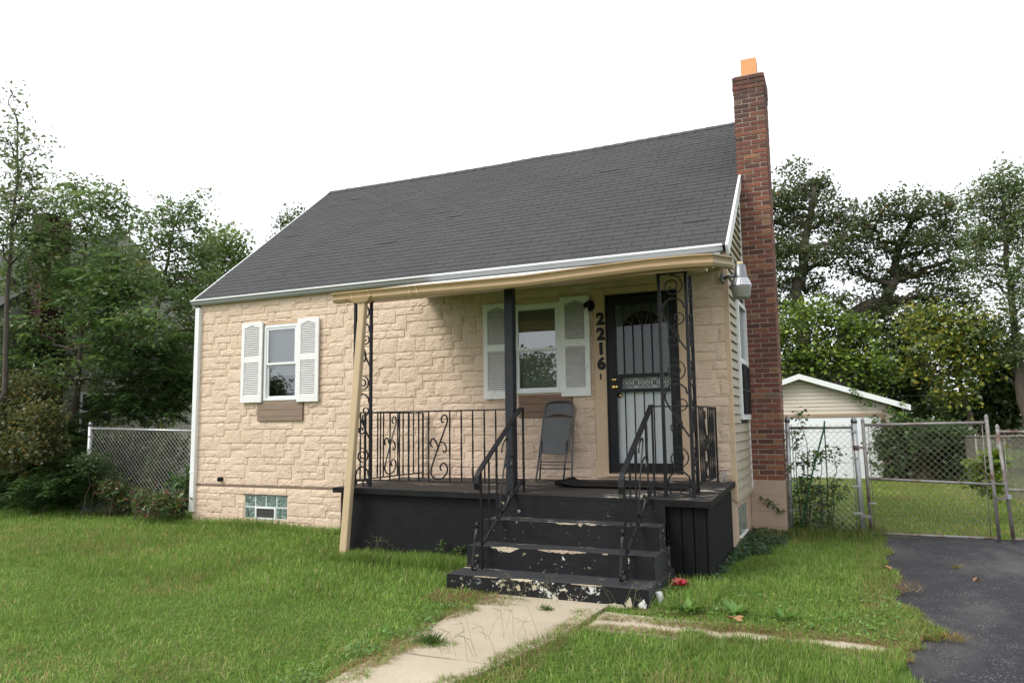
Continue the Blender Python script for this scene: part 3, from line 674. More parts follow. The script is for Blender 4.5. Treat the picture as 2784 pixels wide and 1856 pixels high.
for (a,c,e,g) in ((DX0,DX0+.10,DZ0,DZ1),(DX1-.085,DX1,DZ0,DZ1),(DX0+.115,DX1-.10,DZ1-.10,DZ1),(DX0+.115,DX1-.10,DZ0,DZ0+.11),(DX0+.115,DX1-.10,2.065,2.105),(DX0+.115,DX1-.10,1.885,1.925)): sd.box(a,c,-.040,-.005,e,g)
for (a,c,e,g) in ((DX0+.10,DX0+.165,1.885,2.105),): sd.box(a,c,-.041,-.006,e,g)
sd = sd.build('security_door', M['iron'], house, bevel=.003)
hf = MB()
for (a,c,e,g) in ((DX0-.022,DX0-.002,DZ0-.03,DZ1+.012),(DX1+.002,DX1+.022,DZ0-.03,DZ1+.012),(DX0-.022,DX1+.022,DZ1+.012,DZ1+.034)): hf.box(a,c,-.046,-.006,e,g)
hf.build('door_frame', M['iron'], sd)
for i in range(5):
    x = DX0+.115+(DX1-DX0-.215)*(i+.75)/5.45
    for (e, g) in ((2.105, DZ1-.10), (DZ0+.11, 1.885)): MB().tube([(x,-.024,e),(x,-.024,g)], .0085, 6).build('bar', M['iron'], sd)
MB().quad((DX0+.116,-.014,2.106),(DX1-.101,-.014,2.106),(DX1-.101,-.014,DZ1-.101),(DX0+.116,-.014,DZ1-.101)).build('screen', glass_mat('dark_screen', .0, (.42,.43,.43)), sd, fix=False)
lat = MB(); u0, u1, zc = DX0+.17, DX1-.11, 1.995
def cs(cx, cz, r, a0, turns, sgn, n=18, r1=.25): return [(cx+r*(1-(1-r1)*i/n)*math.cos(a0+sgn*turns*2*math.pi*i/n), -.023, cz+r*(1-(1-r1)*i/n)*math.sin(a0+sgn*turns*2*math.pi*i/n)) for i in range(n+1)]
nmod = 5; mw = (u1-u0)/nmod
for i in range(nmod):
    cx = u0+(i+.5)*mw
    if i % 2 == 0:
        for sx in (-1, 1):
            for sz in (-1, 1): lat.tube(cs(cx+sx*.030, zc+sz*.030, .029, math.pi/2*sz if sx*sz > 0 else math.pi/2*sz, 1.15, sx*sz, 16, .3), .0042, 5)
        lat.tube([(cx-.06,-.023,zc-.05),(cx-.066,-.023,zc),(cx-.06,-.023,zc+.05)], .004, 5); lat.tube([(cx+.06,-.023,zc-.05),(cx+.066,-.023,zc),(cx+.06,-.023,zc+.05)], .004, 5)
    else:
        for sx in (-1, 1): lat.tube([(cx-.05*sx,-.023,zc-.058),(cx-.012*sx,-.023,zc-.012),(cx+.012*sx,-.023,zc+.012),(cx+.05*sx,-.023,zc+.058)], .0045, 5)
        lat.tube([(cx+.018*math.cos(t),-.023,zc+.03*math.sin(t)) for t in np.linspace(0, 2*math.pi, 9)], .004, 5)
lat.build('lattice', M['iron'], sd)
for (x, z, r) in ((6.995, 2.039, .024), (7.0, 1.948, .033)):
    k = MB().tube([(x,-.04,z),(x,-.050,z)], r*1.12, 16); k.tube([(x,-.050,z),(x,-.068,z),(x,-.082,z),(x,-.088,z)], [r*.5, r*.62, r*.85, r*.45], 16); k.build('knob', M['brass'], sd, smooth=True)
MB().box(6.84, 7.86, -.05, .05, .862, .898).build('threshold', M['trim'], house)
# house numbers
for ch, z in (('2', 2.800), ('2', 2.610), ('1', 2.425), ('6', 2.240)):
    cu = bpy.data.curves.new('digit', 'FONT'); cu.body = ch; cu.size = .205; cu.extrude = .004; cu.align_x = 'CENTER'; cu.bevel_depth = .0095
    tmp = bpy.data.objects.new('tmp', cu); COL.objects.link(tmp); bpy.context.view_layer.update()
    me = bpy.data.meshes.new_from_object(tmp.evaluated_get(bpy.context.evaluated_depsgraph_get())); bpy.data.objects.remove(tmp)
    me.materials.clear(); me.materials.append(M['black'])
    o = bpy.data.objects.new('digit', me); COL.objects.link(o); o.parent = house; o.location = (6.838, -.044, z-.06); o.rotation_euler = (math.pi/2, 0, 0)
MB().box(6.812, 6.832, -.036, -.028, 2.05, 2.125).build('bell_push', M['black'], house)

# ------------------------------------------------------------------ porch
porch = empty('porch', (6.2, -.8, 0)); tag(porch, 'raised black-painted porch with cream roof edge, steps and scrolled iron railings', 'porch')
PBL, PBR, PFL, PFR = (3.93,-.02,.80), (8.385,-.02,.83), (3.965,-1.62,.795), (8.36,-1.62,.762)
def lerp(a, b, t): return tuple(a[i]*(1-t)+b[i]*t for i in range(3))
def floor_z(x, y):
    t = (x-3.95)/(8.37-3.95); s = (y+.02)/(-1.6); return (.80*(1-t)+.83*t)*(1-s)+(.795*(1-t)+.762*t)*s
slab = MB(); nx_, ny_ = 22, 10; rp_ = np.random.default_rng(2)
for (dz) in (0,):
    top = [[(*lerp(lerp(PBL,PBR,i/nx_), lerp(PFL,PFR,i/nx_), j/ny_)[:2], lerp(lerp(PBL,PBR,i/nx_), lerp(PFL,PFR,i/nx_), j/ny_)[2]+float(rp_.normal(0,.0015))) for i in range(nx_+1)] for j in range(ny_+1)]
for j in range(ny_):
    for i in range(nx_): slab.quad(top[j][i], top[j+1][i], top[j+1][i+1], top[j][i+1])
edge = top[0] + [r[-1] for r in top[1:]] + top[-1][::-1][1:] + [r[0] for r in top[::-1][1:-1]]
n = len(edge); rim = MB()
for i in range(n):
    a, c = edge[i], edge[(i+1) % n]; rim.quad(a, c, (c[0],c[1],c[2]-.062), (a[0],a[1],a[2]-.062))
fs = slab.build('floor_slab', M['blackfloor'], porch); rim.build('slab_edge', M['blackwall'], fs)
pw = MB(); pw.box(4.03, 6.12, -1.55, -.02, -.2, .735); pw.build('porch_wall', M['blackwall'], porch, bevel=.01)
MB().box(7.93, 8.31, -1.53, -.02, -.2, .715).build('porch_wall', M['blackwall'], porch)
x = 7.955                                          # vertical skirting boards round the right-hand corner
for wdt in (.125, .115, .12):
    MB().box(x, x+wdt-.012, -1.556, -1.531, -.2, .70).build('skirting_board', M['boardblack'], porch, bevel=.003); x += wdt
y = -1.556
while y < -.1:
    MB().box(8.312, 8.334, y, y+.1525, -.2, .712).build('skirting_board', M['boardblack'], porch, bevel=.003); y += .155
# steps
for (y0, y1, ztop, zbot, xl, xr) in ((-1.92,-1.50,.540,-.2,6.11,7.93),(-2.22,-1.50,.325,-.21,6.08,7.955),(-2.60,-1.50,.120,-.22,6.06,7.985)):
    st_ = MB(); k = 26; rk = random.Random(int(ztop*1000))
    for i in range(k):
        a, c = xl+(xr-xl)*i/k, xl+(xr-xl)*(i+1)/k
        st_.quad((a,y0,ztop),(c,y0,ztop),(c,y1,ztop),(a,y1,ztop))
    st_.quad((xl,y0,zbot),(xl,y0,ztop),(xl,y1,ztop),(xl,y1,zbot)); st_.quad((xr,y0,zbot),(xr,y1,zbot),(xr,y1,ztop),(xr,y0,ztop))
    s = st_.build('step', M['blacktread'], porch)
    r_ = MB(); prof = []
    for i in range(k):
        a, c = xl+(xr-xl)*i/k, xl+(xr-xl)*(i+1)/k
        r_.hexa([(a,y0-.003,zbot),(c,y0-.003,zbot),(c,y0+.01,zbot),(a,y0+.01,zbot),(a,y0-.004,ztop-.004),(c,y0-.004,ztop-.004),(c,y0+.01,ztop-.004),(a,y0+.01,ztop-.004)])
    r_.build('riser', M['blackbase' if ztop < .2 else 'blackriser'], s)
MB().box(6.11, 7.93, -1.625, -1.56, .3, .715).build('riser', M['blackriser'], porch)

def worn(xa, xb, y0, ztop, dep, drop, mat, seed):
    r = random.Random(seed); w_ = MB(); n = max(5, int((xb-xa)/.03)); xs_ = [xa+(xb-xa)*i/n for i in range(n+1)]
    env = lambda i: max(.08, math.sin(math.pi*(i+.3)/(n+.6)))*r.uniform(.35, 1.0)
    f = [dep*env(i) for i in range(n+1)]; d = [drop*env(i) for i in range(n+1)]
    for i in range(n):
        w_.quad((xs_[i],y0-.0065,ztop+.0022),(xs_[i+1],y0-.0065,ztop+.0022),(xs_[i+1],y0+f[i+1],ztop+.0022),(xs_[i],y0+f[i],ztop+.0022))
        w_.quad((xs_[i],y0-.0065,ztop-d[i]),(xs_[i+1],y0-.0065,ztop-d[i+1]),(xs_[i+1],y0-.0065,ztop+.0022),(xs_[i],y0-.0065,ztop+.0022))
    return w_.build('worn_patch', mat, porch, fix=False)
for k, (xa, xb, y0, zt, dp, dr, mt) in enumerate(((6.34,6.64,-2.22,.325,.055,.055,'chip_cream'),(6.84,7.32,-2.22,.325,.06,.022,'chip_tan'),(7.47,7.53,-2.22,.325,.02,.01,'chip_tan'),(6.91,7.13,-1.92,.54,.03,.012,'chip_cream'),(7.14,7.19,-1.92,.54,.03,.035,'chip_tan'),(7.22,7.33,-1.92,.54,.03,.01,'chip_cream'),(6.72,6.97,-2.60,.12,.05,.018,'chip_cream'),(6.93,6.99,-2.60,.12,.02,.035,'chip_white'),(7.30,7.58,-2.60,.12,.022,.008,'chip_tan'),(6.35,6.60,-2.60,.12,.02,.006,'chip_tan'))): worn(xa, xb, y0, zt, dp, dr, M[mt], 300+k)
r_ = random.Random(9)
for (xa, xb, za, zb, mt) in ((7.60,7.82,-.06,.0,'chip_cream'),(7.78,7.86,-.06,.055,'chip_cream'),(7.90,7.983,-.055,.045,'chip_white')
    ,):
    n = 14; cx, cz = (xa+xb)/2, (za+zb)/2; MB().poly([(cx+(xb-xa)/2*r_.uniform(.45,1.05)*math.cos(2*math.pi*i/n), -2.6065, cz+(zb-za)/2*r_.uniform(.4,1.1)*math.sin(2*math.pi*i/n)) for i in range(n)]).build('worn_patch', M[mt], porch, fix=False)
# roof of the porch
ZB = 3.05
pr = MB(); n = 12
def pz(x): return float(np.interp(x, [4.1,5.4,6.5,7.2,7.8,8.3,8.7], [3.066,3.064,3.050,3.072,3.094,3.088,3.070])) - .021
for i in range(n):
    a, c = 4.40+(8.34-4.40)*i/n, 4.40+(8.34-4.40)*(i+1)/n
    pr.hexa([(a,-1.86,pz(a)+.0),(c,-1.86,pz(c)+.0),(c,-.085,3.468),(a,-.085,3.468),(a,-1.86,pz(a)+.030),(c,-1.86,pz(c)+.030),(c,-.085,3.490),(a,-.085,3.490)])
pr.build('porch_roof', M['roof_white'], porch)
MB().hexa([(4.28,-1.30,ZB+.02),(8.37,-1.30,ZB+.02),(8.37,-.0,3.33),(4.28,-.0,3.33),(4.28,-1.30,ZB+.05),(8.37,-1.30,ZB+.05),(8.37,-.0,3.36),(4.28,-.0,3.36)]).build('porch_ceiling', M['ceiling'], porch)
MB().box(4.26, 8.38, -1.56, -1.30, ZB-.02, ZB+.06).build('beam', M['tan'], porch, bevel=.004)
MB().hexa([(4.24,-1.80,2.962),(8.50,-1.80,2.962),(8.50,-1.561,3.02),(4.24,-1.561,3.02),(4.24,-1.80,3.05),(8.50,-1.80,3.05),(8.50,-1.561,3.06),(4.24,-1.561,3.06)]).build('fascia', M['tan'], porch)
for x in (4.262, 8.345): MB().hexa([(x,-1.56,3.03),(x+.03,-1.56,3.03),(x+.03,-.0,3.36),(x,-.0,3.36),(x,-1.56,3.08),(x+.03,-1.56,3.08),(x+.03,-.0,3.43),(x,-.0,3.43)]).build('end_board', M['tan_faded'], porch)
def pg(z): return [(-1.802,z+.004),(-1.802,z-.098),(-1.825,z-.104),(-1.885,z-.098),(-1.905,z-.070),(-1.906,z-.040),(-1.918,z-.016),(-1.935,z-.006),(-1.937,z+.008),(-1.926,z+.009),(-1.92,z-.004),(-1.898,z-.032),(-1.895,z-.07),(-1.82,z-.092),(-1.812,z+.004)]
ext = [4.147, 4.45, 4.62, 5.2, 5.235, 5.30, 5.9, 6.6, 7.3, 7.9, 8.30, 8.53]
g = MB()
for a, c in zip(ext[:-1], ext[1:]):
    A = [(a, p[0], p[1]) for p in pg(pz(a)+.012)]; Cc = [(c, p[0], p[1]) for p in pg(pz(c)+.012)]; b0 = len(g.v); n = len(A)
    g.v += A+Cc; g.f += [(b0+i, b0+n+i, b0+n+(i+1)%n, b0+(i+1)%n) for i in range(n)]
g.build('porch_gutter', M['tan'], porch)
e = MB(); A = [(8.531, p[0], p[1]) for p in pg(pz(8.53)+.012)]; Cc = [(8.70, p[0]+.035, p[1]*.985+.03) for p in pg(pz(8.53)-.012)]; n = len(A)
e.v = A+Cc; e.f = [(i, n+i, n+(i+1)%n, (i+1)%n) for i in range(n)]; e.poly([(8.70, p[0]+.035, p[1]*.985+.03) for p in pg(pz(8.53)-.012)[:9]]); e.build('gutter_end', M['tan_faded'], porch)
MB().poly([(4.147,p[0],p[1]) for p in pg(pz(4.147)+.012)[:9]]).build('gutter_end', M['tan'], porch, fix=False)
for x in (4.42, 4.66, 5.205, 5.30):
    cl = MB(); P = [(p[0]-.004 if p[0] < -1.81 else p[0], p[1]) for p in pg(pz(x)+.011)[1:9]]
    for i in range(len(P)-1): cl.quad((x-.012,*P[i]),(x+.012,*P[i]),(x+.012,*P[i+1]),(x-.012,*P[i+1]))
    cl.build('gutter_joint', M['spout'], porch, fix=False)
# outlet and leaning downspout
MB().hexa([(4.46,-1.90,2.93),(4.62,-1.90,2.93),(4.62,-1.81,2.93),(4.46,-1.81,2.93),(4.33,-1.925,2.995),(4.70,-1.925,2.995),(4.70,-1.80,2.995),(4.33,-1.80,2.995)]).build('gutter_outlet', M['tan'], porch, bevel=.004)
ds = MB(); T, B_ = (4.545,-1.85,2.94), (4.165,-1.66,-.03)
ds.hexa([(B_[0]-.05,B_[1]-.036,B_[2]),(B_[0]+.05,B_[1]-.036,B_[2]),(B_[0]+.05,B_[1]+.036,B_[2]),(B_[0]-.05,B_[1]+.036,B_[2]),(T[0]-.045,T[1]-.036,T[2]),(T[0]+.045,T[1]-.036,T[2]),(T[0]+.045,T[1]+.036,T[2]),(T[0]-.045,T[1]+.036,T[2])])
ds.build('downspout', M['spout'], porch, bevel=.012)
# middle post and wrought iron
MB().box(6.165, 6.265, -1.47, -1.37, floor_z(6.2,-1.4)-.01, ZB-.02).build('post', M['post'], porch, bevel=.006)

def spiral(c, r0, r1, a0, turns, n=22):
    return [(c[0]+(r0+(r1-r0)*i/n)*math.cos(a0+turns*2*math.pi*i/n), c[1]+(r0+(r1-r0)*i/n)*math.sin(a0+turns*2*math.pi*i/n)) for i in range(n+1)]
def scroll_panel(parent, o, du, wdt, z0, z1):      # scrolls between two uprights: o = base corner, du = unit vector of its width
    P = .87; o = np.array(o); du = np.array(du)
    def w3(p): return o + du*p[0]*wdt + np.array([0,0,1])*p[1]
    z = z1; k = 0
    while z > z0+.12:
        def add(path):
            pts = [w3((u, z+v)) for (u, v) in path if z0+.01 < z+v < z1-.005]
            if len(pts) > 2: MB().tube(pts, 0, sq=(.017,.011)).build('scroll', M['iron'], parent)
        s = wdt
        add([(.5+x/s, -.125+y) for (x, y) in spiral((0,0), .47*s, .10*s, math.pi*.55, -1.75, 30)])
        add([(.96, -.36), (.90, -.30), (.72,-.262), (.5,-.252), (.28,-.265), (.10,-.31), (.03,-.37), (.06,-.42), (.16,-.47), (.55,-.62), (.98,-.78)])
        add([(.70+x/s, -.455+y) for (x, y) in spiral((0,0), .30*s, .09*s, -2.2, 1.15, 20)][::-1] + [(.50,-.55),(.62,-.60)])
        add([(.62,-.60),(.70,-.64)] + [(.42+x/s, -.685+y) for (x, y) in spiral((0,0), .28*s, .08*s, .2, -1.1, 18)])
        z -= P; k += 1
def scroll_post(px, w, y, side=False):
    p = MB(); z0 = floor_z(px, y)-.01
    for x in (px, px+w): p.box(x-.0155, x+.0155, y-.0155, y+.0155, z0, ZB-.02)
    p.box(px-.02, px+w+.02, y-.03, y+.03, ZB-.03, ZB-.021)
    for zz in (.86, 1.672): p.box(px+.016, px+w-.016, y-.008, y+.008, zz-.007, zz+.007)
    if side:
        p.box(px+w-.0155, px+w+.0155, y+.235, y+.266, z0, ZB-.02)
    p = p.build('scroll_post', M['iron'], porch); scroll_panel(p, (px+.016, y, 0), (1,0,0), w-.032, z0, ZB-.03)
    if side: scroll_panel(p, (px+w, y+.016, 0), (0,1,0), .22, z0, ZB-.03)
    return p
scroll_post(4.125, .232, -1.42); scroll_post(7.90, .275, -1.42, True)
def picket(par, x, y, z0, z1, r=.0105): MB().tube([(x,y,z0+(z1-z0)*i/8) for i in range(9)], r, 4, twist=.55).build('baluster', M['iron'], par)
def fancy(par, a, c, z0, z1, flip=False):            # diagonal bar with scrolls between two balusters
    a, c = np.array(a), np.array(c); L = np.linalg.norm(c-a); du = (c-a)/L; H = z1-z0
    w3 = lambda u, v: a + du*((1-u) if flip else u)*L + np.array([0,0,z0+v*H])
    for path in ([(.06,.12),(.10,.20),(.5,.52),(.9,.84)] , [(.9,.84)]+[(.74+x, .90+y) for (x,y) in spiral((0,0), .20, .06, -.3, .95, 16)][:0]+[(.92,.90),(.85,.95),(.72,.955),(.62,.92),(.60,.87),(.66,.84),(.74,.855)],
                 [(.06,.12),(.12,.06),(.35,.015),(.62,.03),(.85,.09),(.93,.17),(.85,.24),(.68,.26),(.55,.22),(.54,.17),(.62,.15)], [(.44,.48),(.32,.58),(.16,.62),(.04,.57),(.06,.50),(.16,.49)], [(.56,.56),(.70,.56),(.85,.50),(.86,.42),(.74,.40),(.68,.44)]):
        P = [w3(u, v) for (u, v) in path]
        # smooth the polyline
        for _ in range(2): P = [P[0]] + [q for i in range(len(P)-1) for q in (P[i]*.75+P[i+1]*.25, P[i]*.25+P[i+1]*.75)] + [P[-1]]
        MB().tube(P, 0, sq=(.016,.011)).build('scroll', M['iron'], par)
def railing(p0, p1, us, fancies, zt=1.675, zb=.872, ends=()):
    p0, p1 = np.array(p0, float), np.array(p1, float); L = np.linalg.norm(p1-p0); r = empty('railing', (*p0, zb), porch)
    for zz, h in ((zt, .012), (zb, .011)): MB().tube([(*p0, zz), (*p1, zz)], 0, sq=(.030, h+.002)).build('rail', M['iron'], r)
    pos = lambda u: p0+(p1-p0)*u
    for u in us: picket(r, *pos(u), zb, zt)
    for u in ends: MB().tube([(*pos(u), floor_z(*pos(u))-.01), (*pos(u), zt)], 0, sq=(.020,.020)).build('rail_post', M['iron'], r)
    for (a, c, fl) in fancies: fancy(r, (*pos(a), 0), (*pos(c), 0), zb+.01, zt-.01, fl)
    return r
def Y14(x): return (x-4.375)/(6.14-4.375)
ux = [.072,.148,.222,.296,.372,.448,.605,.690,.772,.855,.935]
railing((4.375,-1.42),(6.14,-1.42), ux, [(.455,.60,False)])
railing((4.135,-1.40),(4.34,-1.42), [.33,.66], [])
railing((4.20,-1.38),(4.27,-.06), [.06,.15,.24,.33,.56,.65,.74,.83,.92], [(.34,.55,False)], ends=(1.0,))
railing((8.185,-1.14),(8.20,-.06), [.1,.2,.3,.56,.66,.76,.86], [(.32,.54,True)], zt=1.672, zb=.885, ends=(1.0,))
railing((7.78,-1.42),(7.885,-1.42), [], [], ends=(0.05,)); railing((6.27,-1.43),(6.36,-1.43), [], [], ends=(1.0,))
def handrail(x, xb):
    top, bot = np.array([x,-1.46,1.685]), np.array([xb,-2.36,1.06]); h = MB()
    d = bot-top
    h.tube([top+np.array([0,.05,.0]), top, top+d*.5, bot, bot+np.array([0,-.045,-.045]), bot+np.array([0,-.055,-.11]), bot+np.array([0,-.035,-.17])], 0, sq=(.050,.018))
    sb_, st2 = np.array([xb,-2.30,.36]), np.array([x,-1.46,.90])
    h.tube([st2+np.array([0,.03,.02]), sb_], 0, sq=(.034,.014))
    h = h.build('handrail', M['iron'], porch)
    for k, t in enumerate((0.02, .22, .40, .80)):
        p = bot+(top-bot)*t; q = sb_+(st2-sb_)*t
        if k == 0: MB().tube([(xb,-2.30,.125),(xb,-2.325,p[2]-.01)], 0, sq=(.020,.020)).build('newel', M['iron'], h)
        else: picket(h, p[0], p[1], q[2], p[2]-.006)
    for path in ([(.42,.10),(.47,.35),(.60,.72),(.66,.86),(.60,.93),(.50,.90),(.49,.82)], [(.42,.10),(.46,.01),(.60,.0),(.68,.08),(.64,.17),(.55,.16)], [(.55,.55),(.66,.62),(.77,.55),(.75,.44),(.67,.44)]):
        P = [np.array([xb+(x-xb)*u, -2.30+.84*u, (.36+.54*u)*(1-v)+(1.05+.62*u)*v]) for (u, v) in path]
        for _ in range(2): P = [P[0]] + [q for i in range(len(P)-1) for q in (P[i]*.75+P[i+1]*.25, P[i]*.25+P[i+1]*.75)] + [P[-1]]
        MB().tube(P, 0, sq=(.014,.008)).build('scroll', M['iron'], h)
    # S scroll in front of the newel foot
    P = [np.array([xb, -2.315-u, v]) for (u, v) in ((.03,.56),(.07,.585),(.11,.57),(.115,.53),(.085,.515),(.06,.54),(.10,.575),(.125,.50),(.155,.36),(.185,.24),(.20,.18),(.18,.145),(.13,.14),(.085,.16),(.07,.20),(.09,.235),(.125,.225),(.125,.195))][6:]
    P = [np.array([xb,-2.375,.545]),np.array([xb,-2.395,.53]),np.array([xb,-2.42,.545]),np.array([xb,-2.415,.575]),np.array([xb,-2.385,.585]),np.array([xb,-2.37,.56])][::-1] + P[1:]
    for _ in range(2): P = [P[0]] + [q for i in range(len(P)-1) for q in (P[i]*.75+P[i+1]*.25, P[i]*.25+P[i+1]*.75)] + [P[-1]]
    MB().tube(P, 0, sq=(.022,.007)).build('foot_scroll', M['iron'], h)
handrail(6.345, 6.285); handrail(7.79, 7.725)

# ------------------------------------------------------------------ things on and by the house
# folded chair leaning on the wall
ch = empty('folding_chair', (6.28,-.2,.82)); tag(ch, 'grey metal folding chair leaning folded against the wall beside the door', 'chair')
zf = floor_z(6.28,-.25)
def chp(u, v, off=0.0): return np.array([6.27+u, -.275+.20*v-off, zf+.98*v])       # on the leaning plane
def rounded(P, k=2):
    P = [np.array(p) for p in P]
    for _ in range(k): P = [P[0]] + [q for i in range(len(P)-1) for q in (P[i]*.75+P[i+1]*.25, P[i]*.25+P[i+1]*.75)] + [P[-1]]
    return P
MB().tube(rounded([chp(-.245,0), chp(-.21,.45), chp(-.185,.86), chp(-.17,.97), chp(-.09,1.0), chp(.11,1.0), chp(.19,.97), chp(.205,.86), chp(.215,.45), chp(.225,.01)]), .0125, 8).build('back_frame', M['chair'], ch, smooth=True)
b = MB(); k = 8
for i in range(k):
    a, c = -.165+.35*i/k, -.165+.35*(i+1)/k; bow = lambda u: .02*(1-((u-.01)/.18)**2)
    lo = lambda u: .80+.035*(1-((u-.01)/.18)**2)
    for (s0) in (0,): b.hexa([chp(a,lo(a),-bow(a)-.004),chp(c,lo(c),-bow(c)-.004),chp(c,lo(c),-bow(c)-.012),chp(a,lo(a),-bow(a)-.012),chp(a,.975,-bow(a)-.004),chp(c,.975,-bow(c)-.004),chp(c,.975,-bow(c)-.012),chp(a,.975,-bow(a)-.012)])
b.build('backrest', M['chair'], ch)
s = MB(); out = []
for (u, v) in ((-.175,.78),(-.195,.40),(-.18,.345),(-.15,.335),(.12,.325),(.165,.335),(.185,.39),(.19,.78),(.16,.80),(-.15,.80)): out.append((u, v))
f0 = [chp(u,v,.032) for u,v in out]; f1 = [chp(u,v,.016) for u,v in out]; n = len(out)
s.v = [tuple(p) for p in f0+f1]; s.f = [tuple(range(n)), tuple(range(2*n-1, n-1, -1))] + [(i,(i+1)%n,n+(i+1)%n,n+i) for i in range(n)]
s.build('seat', M['chair'], ch, bevel=.006)
for (u0, u1) in ((-.185,-.175), (.155,.135)):
    MB().tube([chp(u0,.50,.036), chp(u1,.02,.045)], .0115, 8).build('leg', M['chair'], ch, smooth=True)
for v in (.215, .13): MB().tube([chp(-.215,v+.02,.01), chp(.205,v+.02,.01)], .008, 6).build('crossbar', M['chair'], ch)
MB().tube([chp(-.19,.205,.04), chp(.145,.20,.04)], .008, 6).build('crossbar', M['chair'], ch)
MB().tube([chp(-.17,.79,.012), chp(.185,.79,.012)], .009, 6).build('hinge_bar', M['chair'], ch)
# rolled-edge door mat
m_ = MB(); n = 24
for i in range(n):
    def mp(t, s):
        x = 6.52+ (8.0-6.52)*t; curl = max(0, 1-t/.16); y = -.52-.06*t*0; z = floor_z(min(x,8.2), -.7)+.012+.040*curl**1.5
        return (x, (-.34 if s else -.92)+ (.05*curl), z)
    a, c = i/n, (i+1)/n; m_.hexa([mp(a,0),mp(c,0),mp(c,1),mp(a,1), *[(p[0],p[1],p[2]+.008) for p in (mp(a,0),mp(c,0),mp(c,1),mp(a,1))]])
m_.tube([(6.53,-.88,floor_z(6.5,-.7)+.036),(6.53,-.30,floor_z(6.5,-.4)+.036)], .030, 12)
tag(m_.build('door_mat', M['mat']), 'black rubber door mat with one end rolled up on porch floor', 'door mat')
# porch lamp on shutter edge
lp = empty('wall_lamp'); tag(lp, 'black socket lamp with bare bulb beside the shuttered porch window', 'wall lamp')
MB().tube([(6.70,-.036,2.985),(6.70,-.062,2.985)], .070, 18).build('back_plate', M['black'], lp)
MB().tube([(6.695,-.06,3.0),(6.69,-.115,2.975),(6.687,-.125,2.945)], [.05,.048,.036], 14).build('socket', M['black'], lp)
MB().lathe((6.687,-.128,2.86), [(.004,0),(.022,.006),(.031,.025),(.030,.045),(.020,.068),(.016,.092)], 14).build('bulb', M['bulb'], lp, smooth=True)
# barn light on the corner
yl = empty('yard_light'); tag(yl, 'aluminium yard light with frosted lens on arm at the house corner', 'yard light')
LC = (8.558, -.10, 0)
MB().tube([(8.36,-.06,3.185),(8.43,-.09,3.19),(8.50,-.10,3.19)], .020, 10).build('arm', M['alu'], yl, smooth=True)
MB().box(8.335, 8.365, -.10, -.016, 3.13, 3.24).build('bracket', M['alu'], yl, bevel=.004)
MB().lathe(LC, [(.050,3.315),(.058,3.31),(.075,3.175),(.078,3.165),(.079,3.155)], 28).build('housing', M['alu'], yl, smooth=True)
MB().lathe(LC, [(.032,3.31),(.036,3.315),(.036,3.345),(.028,3.35)], 18).build('photocell', M['photocell'], yl, smooth=True)
rf = MB(); k = 44; prof = [(.080,3.156),(.096,3.13),(.112,3.09),(.119,3.072),(.122,3.062)]
base = 0
for (r_, z_) in prof:
    for i in range(k): rr = r_*(1+ (.022 if i % 2 else -.0)); rf.v.append((LC[0]+rr*math.cos(2*math.pi*i/k), LC[1]+rr*math.sin(2*math.pi*i/k), z_))
for j in range(len(prof)-1):
    for i in range(k): rf.f.append((j*k+i, j*k+(i+1)%k, (j+1)*k+(i+1)%k, (j+1)*k+i))
rf.build('reflector', M['alu_bright'], yl)
MB().lathe(LC, [(.119,3.06),(.112,3.04),(.096,2.94),(.088,2.918),(.06,2.912),(.01,2.910)], 32).build('lens', M['lens'], yl, smooth=True)
# glass jar at the porch corner
jz = floor_z(8.26,-.12)
tag(MB().lathe((8.262,-.11,jz), [(.036,.0),(.042,.012),(.043,.05),(.041,.055),(.043,.06),(.043,.085),(.040,.09),(.041,.11),(.036,.125)], 20).build('glass_jar', M['jar'], smooth=True), 'clear ribbed glass jar standing in the corner of the porch floor', 'jar')
# red flower and scraps in the grass
rfz = float(gz(8.12,-1.95)); fl = MB(); rr = random.Random(6)
for i in range(26):
    a = rr.uniform(0, 6.28); e = rr.uniform(-.1, 1.2); r0 = .055; c = np.array([8.12+.03*math.cos(a), -1.97+.03*math.sin(a), rfz+.07])
    d = np.array([math.cos(a)*math.cos(e), math.sin(a)*math.cos(e), math.sin(e)]); s_ = np.cross(d, [0,0,1]); s_ /= np.linalg.norm(s_)+1e-6
    fl.poly([c, c+d*.03+s_*.022, c+d*.062+s_*.012, c+d*.066-s_*.012, c+d*.03-s_*.022])
tag(fl.build('cloth_flower', M['red'], fix=False), 'crumpled red cloth flower lying in grass beside the black steps', 'flower')

